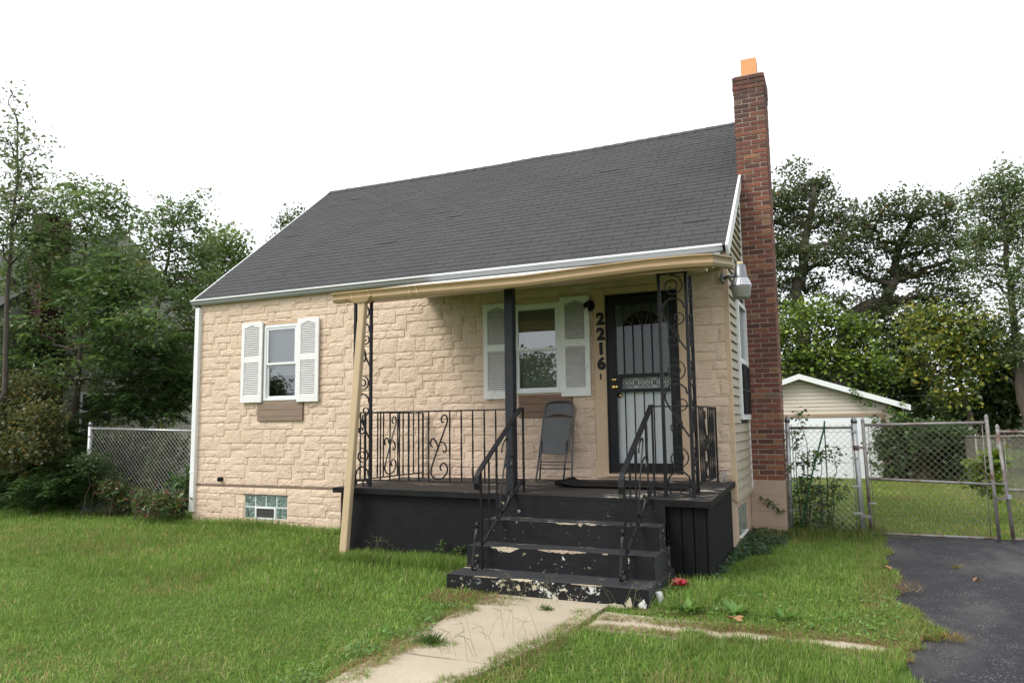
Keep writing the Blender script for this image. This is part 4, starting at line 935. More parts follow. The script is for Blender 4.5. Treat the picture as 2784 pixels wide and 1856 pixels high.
# ------------------------------------------------------------------ garage
GY = 17.0; gr = empty('garage', (8.4, GY, 0)); tag(gr, 'pale sided garage with white roll door behind the chain-link gate', 'garage')
gzb = float(gz(9, GY)); PX = 8.27; PZ = 2.91; EX = 11.40; EZ = 1.79+.06; sl = (PZ-EZ)/(EX-PX); half = EX-PX
wl0, wl1 = PX-(half-.42), PX+(half-.42); dz1 = 1.58; dr = 10.57; dl = 2*PX-dr
gw = MB(); gw.box(wl0, wl1, GY+.02, GY+6.5, gzb-.2, 1.62); gw.poly([(wl0,GY+.02,1.62),(wl1,GY+.02,1.62),(wl1,GY+.02,PZ-sl*(wl1-PX)-.08),(PX,GY+.02,PZ-.08),(wl0,GY+.02,PZ-sl*(wl1-PX)-.08)])
gw = gw.build('wall', M['siding_pale'], gr, fix=False)
z = dz1+.10
while z < PZ-.2:
    z1 = z+.112; hw = (PZ-.10-z1)/sl if z1 > PZ-sl*(wl1-PX)-.1 else wl1-PX; hw = min(hw, wl1-PX)
    MB().hexa([(PX-hw,GY-.016,z),(PX+hw,GY-.016,z),(PX+hw,GY+.018,z),(PX-hw,GY+.018,z),(PX-hw,GY,z1),(PX+hw,GY,z1),(PX+hw,GY+.018,z1),(PX-hw,GY+.018,z1)]).build('siding_board', M['siding_pale'], gw); z += .12
for sgn in (-1, 1):
    z = gzb+.05
    while z < dz1+.09:
        xa, xb = sorted((PX+sgn*(dr-PX+.14), PX+sgn*(wl1-PX))); MB().hexa([(xa,GY-.014,z),(xb,GY-.014,z),(xb,GY+.018,z),(xa,GY+.018,z),(xa,GY+.002,z+.128),(xb,GY+.002,z+.128),(xb,GY+.018,z+.128),(xa,GY+.018,z+.128)]).build('siding_board', M['siding_pale'], gw); z += .12
gd = empty('garage_door', parent=gr); gh = (dz1-gzb)/4
for k in range(4): MB().box(dl, dr, GY-.01, GY+.015, gzb+k*gh+.004, gzb+(k+1)*gh-.004).build('door_panel', M['garage_door'], gd, bevel=.006)
for (a,c,e,g) in ((dr,dr+.13,gzb,dz1+.10),(dl-.13,dl,gzb,dz1+.10),(dl,dr,dz1,dz1+.10)): MB().box(a,c,GY-.035,GY+.02,e,g).build('door_casing', M['brown_trim'], gr)
rf_ = MB()
for sgn in (-1, 1): rf_.hexa([(PX,GY-.28,PZ),(PX+sgn*half,GY-.28,EZ),(PX+sgn*half,GY+6.8,EZ),(PX,GY+6.8,PZ),(PX,GY-.28,PZ+.05),(PX+sgn*half,GY-.28,EZ+.05),(PX+sgn*half,GY+6.8,EZ+.05),(PX,GY+6.8,PZ+.05)])
rf_.build('roof', M['shingle'], gr)
for sgn in (-1, 1): MB().hexa([(PX,GY-.32,PZ-.10),(PX+sgn*half,GY-.32,EZ-.10),(PX+sgn*half,GY-.285,EZ-.10),(PX,GY-.285,PZ-.10),(PX,GY-.32,PZ+.07),(PX+sgn*half,GY-.32,EZ+.07),(PX+sgn*half,GY-.285,EZ+.07),(PX,GY-.285,PZ+.07)]).build('fascia', M['white'], gr)

# ------------------------------------------------------------------ chain-link
def link_mesh(parent, a, c, z0f, z1f, mat, cell=.080, r=.0024, spikes=True):   # woven wire between two points, real wires
    a, c = np.array(a, float), np.array(c, float); L = np.linalg.norm(c-a); du = (c-a)/L; nrm = np.array([-du[1], du[0]]); b = MB()
    H = max(z1f(0)-z0f(0), z1f(1)-z0f(1)); n = int(L/cell)
    for sgn in (-1, 1):
        for i in range(-int(H/cell/1.0)-1, n+int(H/cell)+2):
            u0 = i*cell; pts = []
            # line u = u0 + sgn*(v); clip to 0..L and 0..H
            lo, hi = 0.0, H
            if sgn > 0: lo = max(lo, -u0); hi = min(hi, L-u0)
            else: lo = max(lo, u0-L); hi = min(hi, u0)
            if hi-lo < .02: continue
            P = []
            for v in (lo, hi):
                u = u0+sgn*v; t = u/L; z = z0f(t)+(z1f(t)-z0f(t))*v/H; q = a+du*u+nrm*sgn*.0025; P.append((q[0], q[1], z))
            b.tube(P, r, 3, cap=False)
    if spikes:
        for i in range(n+1):
            u = i*cell; t = u/L; q = a+du*u; z = z1f(t)
            for s in (-1, 1): b.tube([(q[0],q[1],z), (q[0]+du[0]*s*.013, q[1]+du[1]*s*.013, z+.03)], r, 3, cap=False)
    return tag(b.build('wire_mesh', mat, parent, fix=False), kind='stuff')
def pipe(name, par, pts, r, mat, n=10): return MB().tube(pts, r, n).build(name, mat, par, smooth=True)
def dome_post(par, x, y, z0, z1, r, mat, lean=(0,0)):
    pipe('post', par, [(x+lean[0],y+lean[1],z0),(x,y,z1-.06)], r, mat, 12)
    MB().lathe((x,y,z1-.07), [(r*1.15,0),(r*1.15,.03),(r*.95,.05),(r*.5,.075),(r*.1,.085)], 12).build('post_cap', M['alu'], par, smooth=True)
def band(par, x, y, z, r, mat, tail=.05): MB().lathe((x,y,z-.011), [(r,0),(r,.022)], 12).build('clamp_band', mat, par); MB().box(x+r*.6, x+r+tail, y-.004, y+.004, z-.009, z+.009).build('clamp_bolt', mat, par)
FY = 1.78
f1 = empty('chain_link_fence', (9.25,FY,0)); tag(f1, 'short galvanised chain-link section between the brick chimney and the gate', 'fence')
dome_post(f1, 8.855, FY, -.1, 1.56, .030, M['steel'], (-.02,0)); dome_post(f1, 9.672, FY, -.1, 1.54, .034, M['steel'], (.03,0))
pipe('rail', f1, [(8.88,FY,1.41),(9.65,FY,1.41)], .018, M['rusty'])
for x in (8.905, 9.635): pipe('tension_bar', f1, [(x,FY,.05),(x,FY,1.45)], .006, M['steel'], 6)
for z in (.33, .72, 1.36): band(f1, 8.855-.02*(1-z/1.5), FY, z, .034, M['steel'])
for z in (.32, .66, 1.02, 1.36): MB().box(9.60, 9.70, FY-.04, FY-.034, z-.01, z+.01).build('clamp_band', M['steel'], f1)
link_mesh(f1, (8.905,FY), (9.64,FY), lambda t: .05, lambda t: 1.43, M['wire'])
def gate(name, label, x0, x1, zt0, zt1, zb0, zb1, lean, mid):
    g_ = empty(name, ((x0+x1)/2,FY,0)); tag(g_, label, 'gate', 'double chain-link driveway gates')
    y = FY-.03; r = .021
    pipe('frame_tube', g_, [(x0,y,zt0+.05),(x0+lean,y,zb0-.03)], r, M['rusty']); pipe('frame_tube', g_, [(x1,y,zt1+.06),(x1+lean*1.6,y,zb1-.02)], r, M['rusty'])
    pipe('frame_tube', g_, [(x0,y,zt0),(x1,y,zt1)], .019, M['rusty']); pipe('frame_tube', g_, [(x0+lean,y,zb0+.02),(x1+lean*1.6,y,zb1+.02)], .017, M['rusty']); pipe('middle_tube', g_, [(x0+lean*.5,y,mid[0]),(x1+lean*.8,y,mid[1])], .017, M['rusty'])
    for (x, z) in ((x0, zt0+.05), (x1, zt1+.06)): MB().lathe((x,y,z-.01), [(r*1.1,0),(r*1.1,.02),(r*.6,.045),(.004,.052)], 10).build('tube_cap', M['rusty'], g_)
    link_mesh(g_, (x0+.03,y), (x1-.01,y), lambda t: zb0+(zb1-zb0)*t+.02, lambda t: zt0+(zt1-zt0)*t+.01, M['wire_old'])
    for t in (.08, .92): pipe('tension_bar', g_, [(x0+.06 if t < .5 else x1-.05,y,zb0+.05),(x0+.06 if t < .5 else x1-.05,y,zt0)], .005, M['rusty'], 5)
    return g_
g1 = gate('driveway_gate', 'weathered chain-link gate leaf hung from the thick steel post', 9.775, 11.14, 1.44, 1.455, .055, .055, .02, (.76,.715))
for z in (1.15, .28):
    MB().lathe((9.672+.03*(1-z/1.5),FY,z-.03), [(.037,0),(.039,.01),(.037,.06)], 12).build('hinge', M['rusty'], g1); MB().box(9.70, 9.80, FY-.05, FY-.02, z-.014, z+.016).build('hinge_arm', M['rusty'], g1); MB().tube([(9.745,FY-.07,z+.01),(9.745,FY+.01,z+.01)], .010, 6).build('hinge_bolt', M['rusty'], g1)
for z in (.45, .78, 1.2): MB().box(9.79, 9.87, FY-.035, FY-.028, z-.008, z+.008).build('clamp_band', M['steel'], g1)
g2 = gate('driveway_gate', 'leaning chain-link gate leaf at the far end of the driveway opening', 11.245, 12.75, 1.345, 1.32, .06, .05, .075, (.655,.63))
MB().tube([(11.16,FY-.05,.73),(11.27,FY-.05,.72)], .010, 6).build('latch', M['rusty'], g2)
pk = MB(); pk.box(11.285, 11.325, FY-.085, FY-.060, .545, .60); pk = pk.build('lock_body', M['alu_bright'], g2, bevel=.004)
chn = MB()
for i in range(9):
    a = i/8*math.pi; chn.tube([(11.21+.055*math.cos(a)+.02*math.cos(t), FY-.06-.03*math.sin(a)+.008*math.sin(t*2), .585-.04*math.sin(a)+.012*math.sin(t)) for t in np.linspace(0,6.28,9)], .004, 5)
chn.build('chain', M['rusty'], g2)
# boundary fence along the far side of the drive
f3 = empty('chain_link_fence', (12.6,9,0)); tag(f3, 'rusty-railed chain-link boundary fence running back beside the yard', 'fence')
for y in (4.5, 7.5, 10.5, 13.5, 16.5): dome_post(f3, 12.6, y, float(gz(12.6,y))-.1, float(gz(12.6,y))+1.34, .026, M['rusty'])
pipe('rail', f3, [(12.6,3.4,1.27),(12.6,10,1.10),(12.6,17,.94)], .02, M['rusty'])
link_mesh(f3, (12.6,3.5), (12.6,17), lambda t: float(gz(0,3.5+13.5*t))+.04, lambda t: 1.25-.30*t, M['wire_old'], .09, .0032)
# left fence
f4 = empty('chain_link_fence', (-1.5,.38,0)); tag(f4, 'pale chain-link fence with domed post left of the house', 'fence')
LX = -3.02
dome_post(f4, LX, .36, -.1, 1.64, .040, M['steel']); pipe('rail', f4, [(LX,.36,1.525),(-.06,.40,1.45)], .021, M['steel'])
for z in (1.38, 1.02): band(f4, LX, .36, z, .044, M['steel'])
link_mesh(f4, (LX+.05,.36), (-.05,.40), lambda t: .02, lambda t: 1.54-.07*t, M['wire'], .085, .0034)
# thin garden stakes by the fence
tag(MB().tube([(9.32,FY-.06,1.50),(9.315,FY-.065,1.42),(9.13,FY-.10,.8),(8.94,FY-.12,.0)], .011, 8).build('garden_stake', M['green_stake'], smooth=True), 'green plastic garden stake leaning on the short fence section', 'stake')
tag(MB().tube([(9.312,FY+.04,1.44),(9.31,FY+.05,.7),(9.285,FY+.05,.0)], .008, 8).build('garden_stake', M['black'], smooth=True), 'thin black upright stake behind the green leaning stake', 'stake')

# ------------------------------------------------------------------ neighbour's house on the left
NX, NC = -6.3, 0.0
nb = empty('neighbor_house', (-10,3,0)); tag(nb, 'pale sided neighboring house with brick chimney half hidden by trees', 'house')
b = MB(); b.box(NX-8, NX-.02, NC, NC+DEP, -.2, 3.5); b.poly([(NX-.02,NC,3.5),(NX-.02,NC,3.60),(NX-.02,NC+YR,6.30),(NX-.02,NC+DEP,3.60),(NX-.02,NC+DEP,3.5)])
nw = b.build('wall', M['siding_far'], nb, fix=False)
z = .6
while z < 6.0:
    z1 = z+.19; y0 = NC + max(0, (z1-3.5)/2.7*YR); y1 = NC+DEP - max(0, (z1-3.5)/2.7*YR)
    if y1-y0 > .1: MB().hexa([(NX-.02,y0,z),(NX+.016,y0,z),(NX+.016,y1,z),(NX-.02,y1,z),(NX-.02,y0,z1),(NX+.002,y0,z1),(NX+.002,y1,z1),(NX-.02,y1,z1)]).build('siding_board', M['siding_far'], nw)
    z += .18
MB().hexa([(NX-8.1,NC-.15,3.45),(NX+.08,NC-.15,3.45),(NX+.08,NC+YR,6.25),(NX-8.1,NC+YR,6.25),(NX-8.1,NC-.15,3.52),(NX+.08,NC-.15,3.52),(NX+.08,NC+YR,6.32),(NX-8.1,NC+YR,6.32)]).build('roof', M['shingle'], nb)
nc = MB().box(NX+.02, NX+.45, 1.15, 1.75, -.1, 6.15).build('chimney', M['brick_far'], nb)
nwn = MB()
for (y0,y1,z0,z1) in ((2.45,3.30,1.45,1.50),(2.45,3.30,2.30,2.36),(2.45,2.51,1.5,2.3),(3.24,3.30,1.5,2.3),(2.51,3.24,1.88,1.93)): nwn.box(NX, NX+.04, y0,y1,z0,z1)
nwn = nwn.build('window', M['white'], nb); MB().box(NX+.005,NX+.02,2.51,3.24,1.5,2.3).build('pane', M['dark'], nwn)
MB().box(NX-.02, NX+.03, DEP-.1, DEP, .5, 3.5).build('corner_post', M['white'], nb)

# ------------------------------------------------------------------ power lines
for k, (p, q, sg_, lab) in enumerate(((at(1500,777,26), at(2500,785,26), .10, 'thin overhead power line, lowest wire crossing before the oaks'), (at(1500,694,28), at(2500,694,28), .12, 'thin overhead power line crossing high through the oak branches'), (at(1600,903,22), at(2500,908,22), .05, 'thin dark cable strung low above the garage roof'))):
    P = [p+(q-p)*t+np.array([0,0,-sg_*4*t*(1-t)]) for t in np.linspace(0,1,14)]
    tag(MB().tube(P, .011, 4).build('power_line', M['cable']), lab, 'power line', 'wires behind the house')

# ------------------------------------------------------------------ foliage
def leaf_arrays(C, A, Nn, L, Wd, cols, fold=.18):
    # C centre of base, A axis, Nn normal; four-cornered folded leaf
    A = A/np.linalg.norm(A, axis=1, keepdims=True); B = np.cross(A, Nn); B /= (np.linalg.norm(B, axis=1, keepdims=True)+1e-9); Nn = np.cross(B, A)
    L = np.asarray(L).reshape(-1,1); Wd = np.asarray(Wd).reshape(-1,1)
    v = np.stack([C, C+A*L*.45+B*Wd*.5+Nn*Wd*fold, C+A*L, C+A*L*.45-B*Wd*.5+Nn*Wd*fold], 1)
    return v, np.repeat(cols[:,None,:], 4, 1)
def quad_object(name, v, c, mat, parent=None):
    n = len(v); me = bpy.data.meshes.new(name)
    me.vertices.add(n*4); me.vertices.foreach_set('co', v.reshape(-1).astype(np.float32))
    me.loops.add(n*4); me.loops.foreach_set('vertex_index', np.arange(n*4, dtype=np.int32))
    me.polygons.add(n); me.polygons.foreach_set('loop_start', np.arange(0, n*4, 4, dtype=np.int32)); me.polygons.foreach_set('loop_total', np.full(n, 4, dtype=np.int32))
    at_ = me.attributes.new('col', 'FLOAT_COLOR', 'POINT'); cc = np.concatenate([c.reshape(-1,3), np.ones((n*4,1))], 1).astype(np.float32); at_.data.foreach_set('color', cc.reshape(-1))
    me.materials.append(mat); me.update(calc_edges=True); me.validate()
    o = bpy.data.objects.new(name, me); COL.objects.link(o)
    if parent: o.parent = parent
    return o
def pick(cols, n, r, jit=.18):
    cols = np.array([c[0] for c in cols]), np.array([c[1] for c in cols]); i = r.choice(len(cols[0]), n, p=cols[1]/cols[1].sum())
    return np.clip(cols[0][i]*(1+r.normal(0, jit, (n,1)))*(1+r.normal(0,.06,(n,3))), .004, .9)
def tips_in(clumps, per, r):
    T = []
    for (c, rad, wgt) in clumps:
        m = max(3, int(per*wgt)); d = r.normal(0,1,(m,3)); d /= np.linalg.norm(d,axis=1,keepdims=True); q = r.random((m,1))**.45
        T.append(np.array(c)+d*q*np.array(rad))
    return T
def leaves_at(T, k, spread, size, cols, r, droop=.3, aspect=.55, flat=.6):
    T = np.repeat(T, k, 0); n = len(T); C = T+r.normal(0, 1, (n,3))*spread*np.array([1,1,.7])
    A = r.normal(0,1,(n,3)); A[:,2] = A[:,2]*.5-droop; Nn = r.normal(0,1,(n,3))*(1-flat)+np.array([0,0,1.])*flat
    L = size*r.uniform(.6,1.25,n); return leaf_arrays(C, A, Nn, L, L*aspect*r.uniform(.8,1.2,n), pick(cols, n, r))
def fronds_at(T, k, length, cols, r, nl=15, droop=.55, lw=.30, llen=.30):
    # compound leaves: leaflets in pairs along an arching stalk
    T = np.repeat(T, k, 0); n = len(T); az = r.uniform(0, 2*math.pi, n); el = r.uniform(-.1, .7, n); L = length*r.uniform(.65,1.2,n)
    base = pick(cols, n, r, .2); V = []; Cc = []
    h = np.stack([np.cos(az), np.sin(az), np.zeros(n)], 1)
    for j in range(nl):
        t = .15+.85*(j//2*2+1)/nl; side = (-1 if j % 2 else 1)
        pos = T + h*(L*t*np.cos(el*.6))[:,None] + np.array([0,0,1.])*(L*(t*np.sin(el)-droop*t*t))[:,None]
        perp = np.stack([-np.sin(az), np.cos(az), np.zeros(n)], 1)*side
        ax = perp*.85 + h*.45 + np.array([0,0,-.28]) + r.normal(0,.12,(n,3))
        sz = L*llen*(1-.45*abs(t-.45))
        v, c = leaf_arrays(pos, ax, np.tile([0,0,1.],(n,1))+r.normal(0,.25,(n,3)), sz, sz*lw, base*(1+r.normal(0,.10,(n,1)))); V.append(v); Cc.append(np.clip(c,.004,.9))
    return np.concatenate(V), np.concatenate(Cc)
def wander(p, q, n, amp, r):
    p, q = np.array(p, float), np.array(q, float); L = np.linalg.norm(q-p); P = [p+(q-p)*i/n for i in range(n+1)]; off = np.zeros(3)
    for i in range(1, n): off = off*.6+r.normal(0, amp*L, 3); P[i] = P[i]+off*math.sin(math.pi*i/n)
    return P
def tree(name, label, cat, base, trunk, clumps, leaf, seed, group=None, r0=.12, limbr=.05, per=40, twigs=6, crown_name='crown', lean=None):
    """trunk: list of points; clumps: (centre, radii, weight); leaf: function(T, rng) -> arrays"""
    r = np.random.default_rng(seed); t = empty(name, base); tag(t, label, cat, group)
    w = MB(); n = len(trunk); rad = [r0*(1-.75*i/(n-1)) for i in range(n)]
    P = [np.array(p, float) for p in trunk]; Ps = []; Rs = []
    for i in range(n-1):
        for j in range(4):
            f = j/4; Ps.append(P[i]*(1-f)+P[i+1]*f + (r.normal(0,.25*rad[i],3)*np.array([1,1,0]) if i+j else 0)); Rs.append(rad[i]*(1-f)+rad[i+1]*f)
    Ps.append(P[-1]); Rs.append(rad[-1]); w.tube(Ps, Rs, 8)
    Tall = tips_in(clumps, per, r); Pa = np.array(Ps)
    for (c, rd, wg), T in zip(clumps, Tall):
        c = np.array(c); d = np.linalg.norm(Pa-c, axis=1) + np.where(Pa[:,2] > c[2]-.15*abs(rd[2]), 2.5*np.linalg.norm(rd), 0); k = int(np.argmin(d)); lr = min(limbr, Rs[k]*.8)
        L = wander(Ps[k], c, 7, .07, r); w.tube(L, [lr*(1-.8*i/7)+.004 for i in range(8)], 5, cap=False)
        for i in range(min(twigs, len(T))):
            q = T[i]; s = L[int(r.integers(4, 8))]; w.tube(wander(s, q, 3, .10, r), [lr*.25+.004, lr*.16+.003, .005, .003], 4, cap=False)
    w.build('trunk', M['bark'], t, smooth=True, fix=False)
    v, c = leaf(np.concatenate(Tall), r); quad_object(crown_name, v, c, M['leaf'], t)
    return t
def CL(Y, lst, depth=.8):                           # clumps given by where they show, at real depth Y with real thickness
    out = []; r = np.random.default_rng(len(lst)*7+int(Y*10))
    for e in lst:
        x, y, rx, ry = e[:4]; wg = e[4] if len(e) > 4 else 1.0
        dy = float(r.uniform(-1,1))*depth*rx/60; p = at(x, y, Y+dy); k = np.linalg.norm(p-CAM)/1697
        out.append((p, (rx*k, max(rx,ry)*k*.9, ry*k), wg*(rx*ry)/2500))
    return out
def G(x, y): return np.array([x, y, float(gz(x, y))])
OAK = [((.062,.092,.040),5),((.085,.118,.052),4),((.110,.142,.068),2),((.19,.085,.03),.30),((.11,.115,.045),.8)]
BRIGHT = [((.23,.33,.040),4),((.155,.255,.040),4),((.31,.39,.055),2),((.085,.15,.034),2)]
YELL = [((.38,.38,.06),4),((.25,.31,.055),4),((.13,.18,.045),2.5),((.44,.33,.055),1)]
DARK = [((.030,.052,.018),5),((.045,.075,.024),4),((.065,.095,.028),2)]
SUMAC = [((.095,.185,.055),5),((.13,.23,.065),4),((.20,.31,.075),2.4),((.32,.30,.05),.4)]
LOCUST = [((.155,.21,.088),5),((.12,.17,.074),4),((.21,.26,.115),2),((.21,.19,.10),.8)]

# --- right-hand background
oa = CL(24, [(1830,420,55,48),(1890,425,42,38),(1800,480,45,50),(1860,500,65,48),(1925,500,45,45),(1955,545,36,40),(1800,565,50,50),(1868,580,65,40),(1925,592,45,34),(1822,650,50,42),(1790,695,40,35),(1890,645,38,30,.7),(1760,600,50,60),(1740,500,50,60)])
tb = at(1850,735,24); tree('oak_tree', 'dark oak with rust-tinged leaves rising directly right of the brick chimney', 'tree', G(tb[0],24), [G(tb[0]-.3,24), at(1845,760,24), at(1835,690,24), at(1840,600,24), at(1860,500,24), at(1870,430,24)], oa, lambda T, r: leaves_at(T, 34, .20, .165, OAK, r), 1, 'oaks behind the garage', .34, .13, 40)
ob = CL(24.5, [(1985,505,34,44),(2022,482,38,32),(2072,478,38,42),(2122,468,46,36),(2172,490,46,46),(2205,540,50,42),(2142,560,56,46),(2080,562,44,42),(2012,565,46,42),(1975,622,34,32),(2032,642,42,36),(2092,622,40,36),(2162,622,55,36),(2222,600,36,36),(2050,700,36,30,.8),(1995,692,34,26,.8),(2122,682,36,26,.8),(1925,690,38,26,.8),(2205,662,36,28,.7),(2045,735,46,32),(2105,738,46,32),(2000,748,40,34),(2160,700,40,30),(2240,690,30,30)])
tree('oak_tree', 'broad dark oak with long bare limbs spreading above the garage roof', 'tree', G(10.2,24.5), [G(9.6,24.5), at(1935,800,24.5), at(1960,720,24.5), at(2030,690,24.5), at(2060,640,24.5), at(2062,560,24.5), at(2110,490,24.5)], ob, lambda T, r: leaves_at(T, 34, .20, .165, OAK, r), 2, 'oaks behind the garage', .36, .15, 36)
lc = CL(20, [(2300,420,46,38),(2258,452,46,36),(2342,452,40,48),(2282,502,46,36),(2248,545,36,30),(2322,545,46,36),(2238,595,30,24,.7),(2335,622,36,36),(2262,645,34,28,.7),(2345,705,36,46),(2385,500,50,80),(2380,640,40,60),(2290,760,36,36),(2340,800,40,40)])
tree('locust_tree', 'tall feathery tree with slim forked trunk at the right edge', 'tree', G(15.6,20), [G(15.5,20), at(2350,960,20), at(2335,800,20), at(2320,640,20), at(2308,520,20), at(2305,430,20)], lc, lambda T, r: leaves_at(T, 40, .20, .15, LOCUST, r, aspect=.42), 3, None, .17, .06, 42)
mp_ = CL(21, [(1815,740,55,42),(1880,738,55,42),(1940,765,46,46),(1985,800,46,46),(1850,812,55,46),(1920,832,55,46),(1795,830,46,46),(1790,780,46,46),(1990,860,40,40),(2040,850,40,36,.8)])
tree('maple_tree', 'bright yellow-green leafy tree between the oak and the garage roof', 'tree', G(8.6,21), [G(8.6,21), at(1860,900,21), at(1865,820,21), at(1880,750,21)], mp_, lambda T, r: leaves_at(T, 50, .32, .16, BRIGHT+DARK[1:], r, aspect=.75), 4, None, .12, .05, 26)
yt = CL(20, [(2130,742,46,36),(2182,732,46,36),(2150,792,55,46),(2212,802,46,46),(2190,862,42,36),(2200,908,30,22),(2240,745,36,36),(2120,850,40,30,.7),(2265,800,36,40)])
tree('maple_tree', 'yellowing broad-leaved tree overhanging the yard right of the garage', 'tree', G(13.6,20), [G(13.4,20), at(2225,950,20), at(2200,860,20), at(2180,770,20)], yt, lambda T, r: leaves_at(T, 44, .32, .16, YELL+BRIGHT[3:]+DARK[1:2], r, aspect=.75), 5, None, .12, .05, 26)
for k, (lst, lab, yy, x0) in enumerate((([(1900,890,60,50),(1960,880,55,60),(2010,900,55,60),(1850,880,55,50),(1800,880,50,50),(1930,950,60,40)], 'dark green thicket tree directly behind the garage roof', 26, 8.8), ([(2060,800,50,55),(2095,850,50,55),(2060,900,50,55),(2120,910,50,50),(2100,760,40,40),(2140,960,60,40)], 'dark green tree filling the gap beneath the wide oak', 26.5, 12.6), ([(2290,850,46,50),(2330,880,46,50),(2260,910,46,46),(2330,945,50,36),(2230,950,50,36),(2370,850,50,70),(2270,970,50,30)], 'dark shrubby tree below the feathery tree at right', 22, 15.4))):
    tree('thicket_tree', lab, 'tree', G(x0,yy), [G(x0,yy), G(x0,yy)+np.array([.1,0,1.5]), at(*lst[0][:2], yy)], CL(yy, lst), lambda T, r: leaves_at(T, 30, .24, .22, DARK, r, aspect=.65), 20+k, 'thicket behind the garage', .10, .04, 40)
# far wood that closes the view
far = []; r = np.random.default_rng(77)
for x in np.arange(-40, 60, .5):
    far.append((np.array([x, 44+r.uniform(-2,2), r.uniform(.5,3.0)]), (1.2,1.2,2.0), 1.0))
T = np.concatenate(tips_in(far, 22, r)); v, c = leaves_at(T, 7, .32, .38, DARK+OAK[:2], r, aspect=.7)
tag(quad_object('far_wood', v, c, M['leaf']), 'dark distant woodland closing the view behind the yards', 'woodland', kind='stuff')

# ivy-covered mass right of the garage, vines on the garage and fence
IVY = [((.038,.080,.024),5),((.058,.11,.032),4),((.09,.15,.042),1.5)]
def mass(name, label, cat, Y, lst, cols, size, seed, k=24, per=44, spread=.16, fr=False, flen=.5, stems=True, group=None, aspect=.75, depth=.8):
    r = np.random.default_rng(seed); cl = CL(Y, lst, depth); t = empty(name, (cl[0][0][0], Y, 0)); tag(t, label, cat, group); Tl = tips_in(cl, per, r); T = np.concatenate(Tl)
    T[:,2] = np.maximum(T[:,2], gz(T[:,0],T[:,1])+.03)
    v, c = fronds_at(T, max(1,k//12), flen, cols, r) if fr else leaves_at(T, k, spread, size, cols, r, aspect=aspect)
    v[:,:,2] = np.maximum(v[:,:,2], gz(v[:,:,0],v[:,:,1])+.005); quad_object('foliage', v, c, M['leaf'], t)
    if stems:
        w = MB()
        for (cc, rd, wg) in cl:
            b0 = np.array([cc[0]*.8+cl[0][0][0]*.2, cc[1], float(gz(cc[0],cc[1]))-.02]); w.tube(wander(b0, cc, 5, .025, r), [.011,.010,.008,.007,.005,.003], 5, cap=False)
        for q in T[::9]: 
            j = int(np.argmin([np.linalg.norm(q-x[0]) for x in cl])); w.tube(wander(cl[j][0], q, 3, .1, r), .005, 3, cap=False)
        w.build('stem', M['bark'], t, fix=False)
    return t
MB_ = MB().box(11.45, 12.35, 16.35, 16.42, -.5, 1.15); sh = empty('board_fence', (11.9,16.4,0)); tag(sh, 'tan board fence panel half covered by ivy right of garage', 'fence')
for i in range(6): MB().box(11.10+i*.21, 11.295+i*.21, 16.35, 16.38, float(gz(11,16.4))-.1, 1.12).build('board', M['brown_trim'], sh)
mass('ivy_hedge', 'dense dark ivy hedge covering the board fence right of garage', 'hedge', 15.9, [(2045,1010,34,40),(2080,1000,36,36),(2130,1000,40,36),(2180,1005,40,36),(2050,1065,34,34),(2085,1080,22,20),(2150,1060,34,34),(2200,1060,36,36),(2175,1090,36,20),(2220,1020,30,36)], IVY, .13, 31, 34, 44, .13)
mass('ivy_vine', 'green vine trailing over the garage gable and eave', 'vine', 16.88, [(2040,930,40,14),(1990,912,36,16,.8),(1960,905,30,14,.7),(2060,952,32,18),(2020,950,36,12,.6),(2085,960,24,20)], BRIGHT[1:]+IVY, .13, 32, 16, 30, .08, stems=False, depth=.05)
mass('wild_grape_vine', 'sprawling leafy vine tangled through the short fence section', 'vine', 1.78, [(1835,960,16,24,.6),(1828,1010,18,26),(1850,1060,26,26),(1885,1045,26,22,.7),(1915,1040,22,20,.6),(1850,1120,34,34,1.2),(1890,1140,34,34),(1920,1120,30,26,.7),(1860,1180,42,30,1.3),(1910,1190,30,20,.7)], [((.06,.12,.035),4),((.10,.17,.05),4),((.09,.085,.045),2),((.15,.22,.06),1)], .055, 33, 8, 60, .05, depth=.12)
mass('yellow_shrub', 'bright yellow-green young shrub growing behind the gate', 'shrub', 4.2, [(2270,1075,28,30),(2250,1100,26,22),(2290,1050,22,22),(2240,1060,18,14,.6),(2280,1120,22,18)], [((.22,.31,.03),4),((.16,.26,.03),3)], .09, 34, 18, 90, .05, aspect=.7, depth=.3, stems=False)
mass('climbing_vine', 'small three-leaf vine climbing the tan chimney base', 'vine', 1.52, [(1750,1143,5,4,6),(1757,1155,5,4,6),(1768,1152,5,4,6),(1778,1163,6,5,6),(1790,1170,8,8,6),(1797,1178,9,9,8)], [((.05,.10,.03),4),((.08,.14,.04),2)], .045, 35, 3, 12, .015, depth=.02, stems=False)

